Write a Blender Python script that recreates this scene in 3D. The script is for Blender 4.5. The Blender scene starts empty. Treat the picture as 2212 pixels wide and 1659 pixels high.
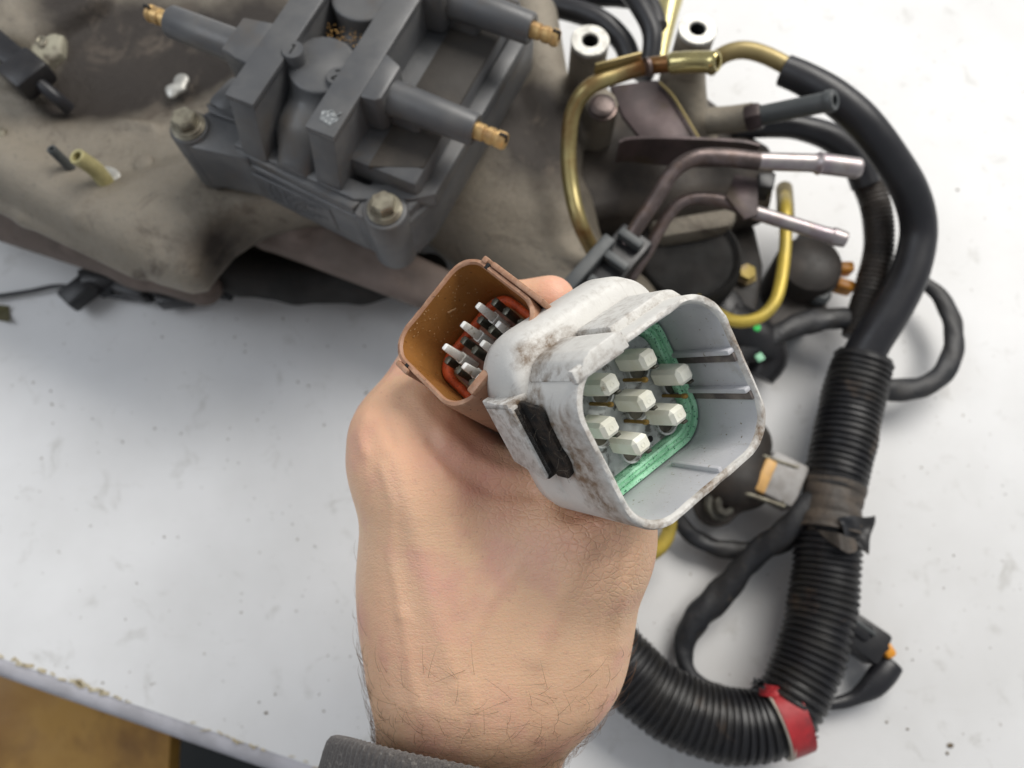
import bpy, bmesh, math, random
import numpy as np
from mathutils import Vector, Matrix
from mathutils.bvhtree import BVHTree
random.seed(7); rng = np.random.default_rng(7)
S = bpy.context.scene
COL = S.collection
# ------------------------------------------------------------------ camera, world, lamps, exposure
TILT, CAMH, FPX = math.radians(18), 0.42, 1661.0
cam_d = bpy.data.cameras.new('camera'); cam = bpy.data.objects.new('camera', cam_d); COL.objects.link(cam)
cam.location = (0, 0, CAMH); cam.rotation_euler = (TILT, 0, 0)
cam_d.sensor_width = 36; cam_d.lens = 36 * FPX / 2212; cam_d.clip_start = 0.01; cam_d.clip_end = 20
cam_d.dof.use_dof = True; cam_d.dof.focus_distance = 0.197; cam_d.dof.aperture_fstop = 12.5
S.camera = cam
W = bpy.data.worlds.new('World'); S.world = W; W.use_nodes = True
W.node_tree.nodes['Background'].inputs[0].default_value = (0.90, 0.94, 1.0, 1)
W.node_tree.nodes['Background'].inputs[1].default_value = 0.36
def area(name, loc, target, sx, sy, power, col):
    d = bpy.data.lights.new(name, 'AREA'); d.shape = 'RECTANGLE'; d.size = sx; d.size_y = sy; d.energy = power; d.color = col
    o = bpy.data.objects.new(name, d); COL.objects.link(o); o.location = loc
    o.rotation_euler = (Vector(target) - Vector(loc)).to_track_quat('-Z', 'Y').to_euler(); o['kind'] = 'helper'; return o
area('ceiling_lamp', (0.75, 0.95, 1.35), (0.1, 0.1, 0), 1.3, 0.8, 31, (1.0, 0.965, 0.91))
area('window_light', (-1.3, 0.2, 1.5), (-0.1, 0.1, 0), 1.0, 1.0, 9.5, (0.88, 0.93, 1.0))
S.view_settings.view_transform = 'Standard'; S.view_settings.look = 'None'
S.view_settings.exposure = 0.0; S.view_settings.gamma = 1
S.cycles.use_denoising = True
S.cycles.max_bounces = 8

def P(u, v, z):          # a sight line of the photograph (2212 wide) met with the plane at height z
    x, y = (u - 1106) / FPX, -(v - 829.5) / FPX
    c, s = math.cos(TILT), math.sin(TILT)
    d = Vector((x, c * y + s, s * y - c)); t = (z - CAMH) / d.z
    return Vector((0, 0, CAMH)) + d * t
def D(u, v, w):          # the same, at distance w along the view axis
    x, y = (u - 1106) / FPX, -(v - 829.5) / FPX
    c, s = math.cos(TILT), math.sin(TILT)
    return Vector((0, 0, CAMH)) + Vector((x, c * y + s, s * y - c)) * w
def pts(lst): return [P(*p) for p in lst]

# ------------------------------------------------------------------ materials
class NT:
    def __init__(s, name):
        s.m = bpy.data.materials.new(name); s.m.use_nodes = True; s.t = s.m.node_tree; s.n = s.t.nodes; s.l = s.t.links
        s.b = s.n['Principled BSDF']; s.tc = s.n.new('ShaderNodeTexCoord')
    def noise(s, scale, detail=4, rough=.55, vec=None, dist=0.0):
        n = s.n.new('ShaderNodeTexNoise'); n.inputs['Scale'].default_value = scale; n.inputs['Detail'].default_value = detail
        n.inputs['Roughness'].default_value = rough; n.inputs['Distortion'].default_value = dist
        s.l.new(vec or s.tc.outputs['Object'], n.inputs['Vector']); return n.outputs['Fac']
    def vor(s, scale, feat='DISTANCE_TO_EDGE', vec=None):
        n = s.n.new('ShaderNodeTexVoronoi'); n.feature = feat; n.inputs['Scale'].default_value = scale
        s.l.new(vec or s.tc.outputs['Object'], n.inputs['Vector']); return n.outputs['Distance']
    def mapv(s, sc, rot=(0, 0, 0)):
        n = s.n.new('ShaderNodeMapping'); n.inputs['Scale'].default_value = sc; n.inputs['Rotation'].default_value = rot
        s.l.new(s.tc.outputs['Object'], n.inputs['Vector']); return n.outputs['Vector']
    def ramp(s, f, a, b, ca=(0, 0, 0, 1), cb=(1, 1, 1, 1)):
        n = s.n.new('ShaderNodeValToRGB'); e = n.color_ramp.elements
        e[0].position = a; e[0].color = ca; e[1].position = b; e[1].color = cb
        s.l.new(f, n.inputs['Fac']); return n.outputs['Color']
    def mix(s, f, a, b):
        n = s.n.new('ShaderNodeMix'); n.data_type = 'RGBA'
        if isinstance(f, float): n.inputs[0].default_value = f
        else: s.l.new(f, n.inputs[0])
        for i, c in ((6, a), (7, b)):
            if isinstance(c, tuple): n.inputs[i].default_value = (*c[:3], 1)
            else: s.l.new(c, n.inputs[i])
        return n.outputs[2]
    def math(s, op, a, b):
        n = s.n.new('ShaderNodeMath'); n.operation = op
        for i, c in ((0, a), (1, b)):
            if isinstance(c, (float, int)): n.inputs[i].default_value = c
            else: s.l.new(c, n.inputs[i])
        return n.outputs[0]
    def bump(s, h, strength, dist):
        n = s.n.new('ShaderNodeBump'); n.inputs['Strength'].default_value = strength; n.inputs['Distance'].default_value = dist
        s.l.new(h, n.inputs['Height'])
        s.l.new(n.outputs[0], s.b.inputs['Normal'])
        return n
    def col(s, c):
        if isinstance(c, tuple): s.b.inputs['Base Color'].default_value = (*c[:3], 1)
        else: s.l.new(c, s.b.inputs['Base Color'])

def mat(name, c1, c2=None, scale=120, rough=.5, metal=0.0, bump=0.0, bscale=900, bdist=.0004, lo=.42, hi=.62,
        dirt=None, dscale=60, dlo=.55, dhi=.68, rvar=.15, coat=0, spec=.5):
    m = NT(name); c = c1
    if c2: c = m.mix(m.ramp(m.noise(scale), lo, hi), c1, c2)
    if dirt: c = m.mix(m.ramp(m.noise(dscale, 6, .65, dist=.4), dlo, dhi), c, dirt)
    m.col(c); m.b.inputs['Metallic'].default_value = metal
    m.b.inputs['Specular IOR Level'].default_value = spec
    r = m.ramp(m.noise(scale * 1.7, 3), .3, .7, (rough - rvar / 2,) * 3 + (1,), (rough + rvar / 2,) * 3 + (1,))
    m.l.new(r, m.b.inputs['Roughness'])
    if coat: m.b.inputs['Coat Weight'].default_value = coat
    if bump: m.bump(m.noise(bscale, 5, .6), bump, bdist)
    return m.m
M = {}
M['coil'] = mat('coil_plastic', (.082, .084, .088), (.108, .108, .108), 60, .40, 0, .3, 2500, .00014, dirt=(.10, .085, .07), dscale=38, dlo=.54, dhi=.76)
M['coil_dark'] = mat('coil_dusty_shaded_recess', (.045, .040, .035), (.07, .06, .05), 40, .8, 0, .5, 900, .0004)  # brown dust, darkened in colour to give the recess its shaded depth
def cast_mat():
    m = NT('dirty_cast_aluminium')
    c = m.mix(m.ramp(m.noise(30, 5, .6), .35, .68), (.275, .24, .188), (.185, .158, .122))
    c = m.mix(m.ramp(m.noise(420, 4, .7), .42, .66), c, (.265, .235, .188))
    c = m.mix(m.ramp(m.noise(420, 5, .75), .56, .74), c, (.10, .085, .068))
    at = m.n.new('ShaderNodeAttribute'); at.attribute_name = 'dark_tone'
    f = m.ramp(m.math('ADD', m.math('MULTIPLY', at.outputs['Fac'], 1.0), m.math('MULTIPLY', m.noise(60, 5, .65), .5)), .38, .95)
    c = m.mix(f, c, (.034, .027, .022))
    c = m.mix(m.ramp(m.noise(22, 7, .75, dist=1.2), .54, .66), c, (.10, .08, .062)); m.col(c)
    m.b.inputs['Roughness'].default_value = .52; m.b.inputs['Metallic'].default_value = .3
    m.bump(m.math('ADD', m.noise(1100, 4, .7), m.noise(240, 3)), .7, .0006); return m.m
M['cast'] = cast_mat()
M['cast_brown'] = mat('brown_stained_casting', (.115, .088, .073), (.17, .13, .112), 30, .72, 0, .35, 700, .0004, dirt=(.05, .038, .032), dscale=25, dlo=.52, dhi=.7)
M['cast_rough'] = mat('rough_cast_runner', (.19, .17, .12), (.105, .09, .062), 170, .8, 0, .9, 1000, .0007, dirt=(.06, .05, .035), dscale=70, dlo=.52, dhi=.66)
M['bare_alu'] = mat('machined_aluminium', (.56, .55, .51), (.40, .39, .36), 260, .42, .45, .4, 900, .0002)
M['steel_dark'] = mat('stained_dark_steel', (.045, .032, .032), (.075, .052, .052), 60, .5, .35, .3, 600, .0002, dirt=(.05, .035, .022), dscale=50)
M['silver'] = mat('purple_tinged_silver_steel', (.42, .385, .375), (.33, .28, .30), 90, .40, .85, .3, 700, .0001, dirt=(.30, .24, .2), dscale=120, dlo=.56, dhi=.75)
M['silver_old'] = mat('browned_silver_steel', (.10, .078, .072), (.19, .15, .145), 80, .42, .7, .5, 500, .0003, dirt=(.12, .08, .06), dscale=80, dlo=.5, dhi=.7)
M['zinc'] = mat('yellow_zinc', (.36, .30, .13), (.27, .235, .11), 40, .36, .6, .2, 600, .0001, dirt=(.17, .075, .022), dscale=30, dlo=.42, dhi=.62)
M['zinc_bright'] = mat('bright_yellow_zinc', (.62, .46, .08), (.46, .35, .07), 50, .4, .3, .1, 600, .0001)
M['zinc_dull'] = mat('dull_yellow_zinc', (.30, .235, .10), (.38, .30, .14), 50, .45, .5, .15, 600, .0001)
M['brass'] = mat('tarnished_brass', (.62, .42, .18), (.36, .22, .10), 170, .42, .6, .3, 900, .0002)
M['bolt'] = mat('grimy_bolt_steel', (.27, .25, .19), (.16, .14, .105), 200, .45, .5, .3, 900, .0002)
M['rubber'] = mat('black_rubber', (.013, .013, .016), (.02, .02, .023), 40, .40, 0, .15, 900, .0002, dirt=(.035, .032, .029), dscale=30, dlo=.6, dhi=.8)
M['conduit'] = mat('corrugated_black_plastic', (.009, .009, .011), (.018, .017, .016), 50, .42, 0, .12, 900, .0002, dirt=(.075, .052, .036), dscale=38, dlo=.57, dhi=.72)
M['tape'] = mat('black_cloth_tape', (.013, .014, .017), (.026, .025, .025), 60, .5, 0, .5, 260, .0008, dirt=(.09, .075, .055), dscale=70, dlo=.6, dhi=.75)
M['tape_dirty'] = mat('dusty_black_tape', (.05, .042, .035), (.085, .066, .05), 90, .6, 0, .6, 300, .0009)
M['plastic_black'] = mat('black_plastic', (.012, .012, .014), (.02, .019, .02), 80, .4, 0, .15, 900, .0002)
M['plastic_brownblack'] = mat('grimy_black_plastic', (.022, .018, .015), (.042, .033, .027), 60, .55, 0, .3, 600, .0003)
M['plastic_grey'] = mat('dark_grey_plastic', (.055, .061, .063), (.075, .08, .08), 80, .5, 0, .2, 900, .0002)
M['orange'] = mat('amber_plastic', (.72, .30, .03), (.5, .2, .02), 120, .4)
M['tan'] = mat('tan_plastic', (.66, .38, .12), (.52, .3, .1), 150, .5)
M['grey_clip'] = mat('grey_clip_plastic', (.33, .32, .31), (.25, .235, .22), 120, .45, 0, .2, 700, .0002)
M['red'] = mat('red_tape', (.44, .024, .03), (.32, .02, .025), 90, .5, 0, .25, 400, .0004, dirt=(.10, .025, .03), dscale=55, dlo=.53, dhi=.66)
M['red_back'] = mat('tape_backing', (.62, .57, .48), (.45, .40, .33), 200, .7)
M['hole'] = mat('dark_inside', (.008, .008, .008), None, 50, .8)
M['drum_black'] = mat("near_black_housing", (.008, .007, .006), (.015, .012, .010), 60, .75, 0, .3, 500, .0004)
M['dark_cast'] = mat('dark_casting', (.035, .027, .021), (.07, .055, .042), 45, .6, 0, .6, 700, .0006)  # darker colour for the slab between the posts
M['pale_stub'] = mat('pale_yellow_zinc', (.52, .47, .24), (.36, .32, .15), 90, .45, .3, .2, 600, .0001)
M['cast_pad'] = mat('pale_cast_pad', (.36, .34, .26), (.24, .22, .17), 160, .7, .1, .7, 700, .0006, dirt=(.09, .075, .055), dscale=90)
M['green'] = mat('green_paint', (.02, .75, .12), None, 50, .4)
M['ivory'] = mat('ivory_plastic', (.90, .90, .80), (.84, .83, .70), 150, .38, 0, .1, 900, .0001, dirt=(.42, .36, .24), dscale=200, dlo=.64, dhi=.75)
M['white_pin'] = mat('white_prong_plastic', (.90, .90, .87), (.80, .79, .73), 260, .35, 0, .2, 900, .0001, dirt=(.34, .30, .2), dscale=320, dlo=.58, dhi=.70)
M['pin'] = mat('dark_tin_terminal', (.115, .11, .085), (.07, .068, .055), 500, .38, .6, .2, 1200, .0001)
M['brass_pin'] = mat('brass_pin', (.32, .20, .05), (.2, .13, .04), 300, .4, .6)
M['core'] = mat('pale_core_plastic', (.46, .49, .48), (.34, .36, .35), 300, .45, 0, .2, 900, .0002, dirt=(.10, .10, .09), dscale=240, dlo=.54, dhi=.64)
M['chip'] = mat('chipped_laminate', (.42, .34, .2), (.6, .55, .42), 220, .8, 0, .6, 600, .0006)

def plastic_grime(name, c1, c2, dirtc, dscale, dlo, dhi, rough, edge=None, fleck=None, zones=()):
    m = NT(name)
    c = m.mix(m.ramp(m.noise(60, 3), .3, .7), c1, c2)
    nz = m.noise(dscale, 8, .72, dist=.8)
    for zc, zr in zones:
        vd = m.n.new('ShaderNodeVectorMath'); vd.operation = 'DISTANCE'; m.l.new(m.tc.outputs['Object'], vd.inputs[0]); vd.inputs[1].default_value = [q * .001 for q in zc]
        nz = m.math('ADD', nz, m.math('MULTIPLY', m.ramp(vd.outputs['Value'], zr * .0002, zr * .001, (1, 1, 1, 1), (0, 0, 0, 1)), .36))
    d1 = m.ramp(nz, dlo, dhi)
    c = m.mix(m.math('MULTIPLY', d1, m.ramp(m.noise(330, 6, .7), .3, .62)), c, dirtc)
    sm = m.ramp(m.noise(1, 5, .6, m.mapv((700, 120, 120))), .60, .74)
    c = m.mix(m.math('MULTIPLY', sm, .5), c, tuple(x * .5 + y * .5 for x, y in zip(dirtc, c1)))
    if edge:
        g = m.n.new('ShaderNodeNewGeometry')
        e = m.ramp(g.outputs['Pointiness'], .53, .60)
        e = m.math('MULTIPLY', e, m.ramp(m.noise(420, 4, .7), .45, .65))
        c = m.mix(e, c, edge)
    if fleck:
        f = m.ramp(m.noise(1400, 2, .5), .70, .76); c = m.mix(f, c, fleck)
        f = m.ramp(m.noise(700, 2, .5), .70, .74); c = m.mix(f, c, dirtc)
    m.col(c)
    r = m.ramp(m.noise(200, 4), .3, .7, (rough - .1,) * 3 + (1,), (rough + .15,) * 3 + (1,))
    m.l.new(r, m.b.inputs['Roughness'])
    h = m.math('ADD', m.noise(1300, 5, .65), m.math('MULTIPLY', m.noise(260, 3), 1.5))
    m.bump(h, .35, .00022)
    return m.m
M['grey_plastic'] = plastic_grime('worn_light_grey_plastic', (.66, .645, .605), (.60, .585, .555), (.175, .12, .075), 60, .60, .80, .45, (.15, .10, .06), None, [((-25, 6, -12), 15), ((-24, -8, -8), 12), ((-25, 16, -20), 8), ((-16, 25, -20), 8), ((0, -22, -1), 12), ((20, -18, 0), 10), ((26, 6, -1), 9), ((-6, 23, -20), 8), ((-22, -20, -3), 9), ((24, 20, 0), 7)])
M['grey_inside'] = plastic_grime('light_grey_inner_plastic', (.55, .55, .57), (.48, .48, .505), (.22, .19, .14), 60, .62, .80, .36, None, (.33, .25, .16))
M['brown_plastic'] = plastic_grime('worn_brown_plastic', (.40, .215, .13), (.33, .165, .095), (.10, .06, .04), 60, .54, .74, .5, (.52, .34, .23), (.55, .35, .2))
M['brown_inside'] = plastic_grime('amber_brown_inner_plastic', (.36, .165, .045), (.29, .125, .032), (.16, .07, .025), 50, .55, .74, .33, None, (.62, .40, .2))
def foam(name, a, b, spot):
    m = NT(name); c = m.mix(m.ramp(m.noise(300, 4), .4, .6), a, b)
    c = m.mix(m.ramp(m.noise(1500, 2, .6), .60, .66), c, spot); m.col(c)
    m.b.inputs['Roughness'].default_value = .5; m.bump(m.noise(1500, 4, .6), .7, .0004); return m.m
M['seal_green'] = foam('green_seal_rubber', (.42, .80, .54), (.30, .68, .42), (.03, .16, .09))
M['seal_orange'] = foam('orange_seal_rubber', (.66, .105, .022), (.52, .07, .016), (.2, .04, .02))

def skin_mat():
    m = NT('skin')
    base = m.mix(m.ramp(m.noise(26, 4), .35, .65), (.87, .565, .36), (.82, .50, .315))
    base = m.mix(m.ramp(m.noise(55, 3), .52, .75), base, (.78, .42, .31))
    base = m.mix(m.ramp(m.noise(700, 3, .6), .62, .8), base, (.66, .38, .26))
    at = m.n.new('ShaderNodeAttribute'); at.attribute_name = 'tone'      # redder knuckles and web of the thumb
    base = m.mix(at.outputs['Fac'], base, (.58, .25, .17)); m.col(base)
    m.b.inputs['Roughness'].default_value = .47
    m.b.inputs['Subsurface Weight'].default_value = .22
    m.b.inputs['Subsurface Radius'].default_value = (1, .4, .2); m.b.inputs['Subsurface Scale'].default_value = .003
    v = m.vor(1, 'DISTANCE_TO_EDGE', m.mapv((720, 1150, 720)))
    v = m.math('MINIMUM', v, .22)
    v2 = m.math('MINIMUM', m.vor(1, 'DISTANCE_TO_EDGE', m.mapv((420, 520, 420), (0, 0, .5))), .14)
    w = m.noise(1, 5, .65, m.mapv((110, 900, 300)), .8)
    at2 = m.n.new('ShaderNodeAttribute'); at2.attribute_name = 'crease'
    vv = m.math('MULTIPLY', v2, m.math('ADD', m.math('MULTIPLY', at2.outputs['Fac'], 10.0), .25))
    h = m.math('ADD', m.math('MULTIPLY', v, .9), m.math('ADD', m.math('MULTIPLY', w, .6), vv))
    h = m.math('ADD', h, m.math('MULTIPLY', m.noise(90, 3), 2.2))
    m.bump(h, .45, .0005); return m.m
M['skin'] = skin_mat()
def cloth_mat():
    m = NT('grey_brown_ribbed_knit'); c = m.mix(m.ramp(m.noise(1800, 3), .35, .65), (.07, .06, .055), (.135, .12, .11))
    c = m.mix(m.ramp(m.noise(700, 2), .6, .68), c, (.21, .19, .17)); m.col(c)
    m.b.inputs['Roughness'].default_value = .95; m.b.inputs['Sheen Weight'].default_value = .25
    m.bump(m.noise(2600, 4, .7), .9, .0006); return m.m
M['cloth'] = cloth_mat()
M['hair'] = mat('fine_brown_hair', (.22, .13, .075), None, 50, .5)
def table_mat():
    m = NT('white_laminate')
    c = m.mix(m.ramp(m.noise(14, 5, .6), .35, .7), (.70, .70, .70), (.63, .628, .622))
    c = m.mix(m.ramp(m.noise(48, 6, .7, dist=.6), .58, .82), c, (.44, .43, .405))
    c = m.mix(m.ramp(m.noise(1, 5, .6, m.mapv((22, 110, 22), (0, 0, .6)), .9), .66, .84), c, (.54, .53, .51))
    c = m.mix(m.ramp(m.noise(150, 2, .5), .735, .775), c, (.24, .21, .17))
    c = m.mix(m.ramp(m.noise(330, 1, .5), .755, .79), c, (.20, .17, .14)); m.col(c)
    m.b.inputs['Roughness'].default_value = .42; m.bump(m.noise(900, 4), .12, .0002); return m.m
M['table'] = table_mat()
M['band'] = mat('grey_edge_band', (.50, .49, .52), (.40, .39, .41), 60, .5, 0, .2, 500, .0003)
M['gold_board'] = mat('golden_brown_board', (.50, .27, .055), (.36, .17, .03), 16, .55, 0, .2, 300, .001, dirt=(.14, .06, .012), dscale=9, dlo=.5, dhi=.75)
M['floor'] = mat('dark_floor', (.012, .015, .017), (.02, .022, .022), 8, .8)

# ------------------------------------------------------------------ objects
def obj(name, bm_or_me, m, parent=None, ang=38, mw=None, kind=None):
    if isinstance(bm_or_me, bmesh.types.BMesh):
        me = bpy.data.meshes.new(name); bmesh.ops.recalc_face_normals(bm_or_me, faces=bm_or_me.faces); bm_or_me.to_mesh(me); bm_or_me.free()
    else: me = bm_or_me
    me.shade_smooth()
    if ang < 180: me.set_sharp_from_angle(angle=math.radians(ang))
    me.materials.append(M[m]); o = bpy.data.objects.new(name, me); COL.objects.link(o)
    if parent: o.parent = parent
    if mw is not None: o.matrix_world = mw
    if kind: o['kind'] = kind
    return o
def root(name, label, cat, loc=(0, 0, 0), mw=None, group=None):
    o = bpy.data.objects.new(name, None); COL.objects.link(o); o.empty_display_size = .01
    if mw is not None: o.matrix_world = mw
    else: o.location = loc
    o['label'] = label; o['category'] = cat
    if group: o['group'] = group
    RM[o.name] = (mw if mw is not None else Matrix.Translation(loc)).inverted()
    return o
RM = {}
def tag(o, label, cat, group=None):
    o['label'] = label; o['category'] = cat
    if group: o['group'] = group
    return o
def lab(o, label): o['label'] = label; return o

def merge(bm, verts, faces, T=None):
    vs = [bm.verts.new(T @ Vector(v) if T else Vector(v)) for v in verts]
    for f in faces:
        try: bm.faces.new([vs[i] for i in f])
        except ValueError: pass
    return vs
def box(bm, c, s, bev=0, T=None, seg=2, taper=1.0, R=None):
    b = bmesh.new(); bmesh.ops.create_cube(b, size=1)
    for v in b.verts:
        k = taper if v.co.z > 0 else 1
        v.co = Vector((v.co.x * s[0] * k, v.co.y * s[1] * k, v.co.z * s[2]))
    if bev: bmesh.ops.bevel(b, geom=b.edges[:], offset=bev, segments=seg, profile=.5, affect='EDGES')
    b.verts.index_update()
    X = Matrix.Translation(c) @ (R.to_4x4() if R is not None else Matrix())
    if T is not None: X = T @ X
    merge(bm, [X @ v.co for v in b.verts], [[v.index for v in f.verts] for f in b.faces]); b.free(); return bm
def prism(bm, poly, z0, z1, bev=0, T=None, seg=2):
    b = bmesh.new(); lo = [b.verts.new((x, y, z0)) for x, y in poly]; hi = [b.verts.new((x, y, z1)) for x, y in poly]
    n = len(poly); b.faces.new(lo[::-1]); b.faces.new(hi)
    for i in range(n): b.faces.new((lo[i], lo[(i + 1) % n], hi[(i + 1) % n], hi[i]))
    if bev: bmesh.ops.bevel(b, geom=b.edges[:], offset=bev, segments=seg, profile=.5, affect='EDGES')
    b.verts.index_update()
    merge(bm, [v.co.copy() for v in b.verts], [[v.index for v in f.verts] for f in b.faces], T); b.free(); return bm
def frame_z(d):
    d = Vector(d).normalized(); a = Vector((0, 0, 1)) if abs(d.z) < .9 else Vector((1, 0, 0))
    x = a.cross(d).normalized(); y = d.cross(x); return Matrix((x, y, d)).transposed()
def lathe(bm, o, d, prof, seg=32, rot=0.0, T=None, caps=(True, True)):
    F = frame_z(d); o = Vector(o); rings = []
    for s, r in prof:
        rings.append([o + F @ Vector((r * math.cos(2 * math.pi * i / seg + rot), r * math.sin(2 * math.pi * i / seg + rot), s)) for i in range(seg)])
    loft(bm, rings, T, *caps); return bm
def loft(bm, rings, T=None, cap0=True, cap1=True, closed=True):
    vs = [[bm.verts.new(T @ p if T else p) for p in r] for r in rings]; n = len(rings[0])
    for a, b in zip(vs, vs[1:]):
        for i in range(n if closed else n - 1): bm.faces.new((a[i], a[(i + 1) % n], b[(i + 1) % n], b[i]))
    if cap0: bm.faces.new(vs[0][::-1])
    if cap1: bm.faces.new(vs[-1])
    return vs
def resample(path, step):
    p = [Vector(q) for q in path]; out = []
    e = [p[0] * 2 - p[1]] + p + [p[-1] * 2 - p[-2]]
    k = []
    for i in range(1, len(e) - 2):
        for j in range(24):
            t = j / 24; a, b, c, d = e[i - 1:i + 3]
            out.append(.5 * ((2 * b) + (c - a) * t + (2 * a - 5 * b + 4 * c - d) * t * t + (3 * b - a - 3 * c + d) * t ** 3)); k.append(i - 1 + t)
    out.append(p[-1]); k.append(len(p) - 1)
    L = [0]
    for a, b in zip(out, out[1:]): L.append(L[-1] + (b - a).length)
    n = max(3, int(L[-1] / step)); s = np.linspace(0, L[-1], n + 1); A = np.array([tuple(v) for v in out])
    return [Vector((np.interp(x, L, A[:, 0]), np.interp(x, L, A[:, 1]), np.interp(x, L, A[:, 2]))) for x in s], list(np.interp(s, L, k)), list(s)
def frames(Q):
    T = [(Q[min(i + 1, len(Q) - 1)] - Q[max(i - 1, 0)]).normalized() for i in range(len(Q))]
    F = frame_z(T[0]); n = F.col[0].copy(); out = []
    for t in T:
        n = (n - t * n.dot(t)).normalized(); out.append((n.copy(), t.cross(n)))
    return T, out
def tube(bm, path, rad, seg=22, step=.003, hollow0=0, hollow1=0, rib=None, flat=None, wob=0, inner=.68, s_range=None):
    """a bent round bar; rad may be one number or one per path point; hollow ends show a real bore"""
    Q, K, L = resample(path, step)
    rr = [rad] * len(path) if isinstance(rad, (int, float)) else rad
    T, F = frames(Q); rings = []; ph = random.random() * 9
    for i, q in enumerate(Q):
        r = float(np.interp(K[i], range(len(rr)), rr))
        if rib: 
            t = ((L[i] + .0007 * math.sin(L[i] * 70 + ph)) / rib[0]) % 1; r *= (1 + .012 * math.sin(L[i] * 240 + ph)) * 1 - rib[1] * (1 if t < .30 else (.35 if t < .42 or t > .93 else 0))
        nx, ny = F[i]; rg = []
        for j in range(seg):
            a = 2 * math.pi * j / seg; x, y = math.cos(a), math.sin(a)
            f = 1 + (wob * (math.sin(L[i] * 190 + ph + 2 * a) * .5 + math.sin(L[i] * 410 + a * 3 + ph * 2) * .5) if wob else 0)
            v = nx * x + ny * y
            if flat: v = v - Vector((0, 0, 1)) * v.z * (1 - flat)
            rg.append(q + v * r * f)
        rings.append(rg)
    def bore(r0, q, t, dep, flip):
        mid = sum(r0, Vector()) / len(r0)
        a = [mid + (p - mid) * .93 + t * .0004 for p in r0]; b = [mid + (p - mid) * inner + t * .0002 for p in r0]; c = [mid + (p - mid) * (inner * .97) - t * dep for p in r0]
        return [a, b, c]
    if hollow1: rings = rings + bore(rings[-1], Q[-1], T[-1], hollow1, 0)
    if hollow0: rings = bore(rings[0], Q[0], -T[0], hollow0, 1)[::-1] + rings
    loft(bm, rings); return bm
def B(): return bmesh.new()

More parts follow.
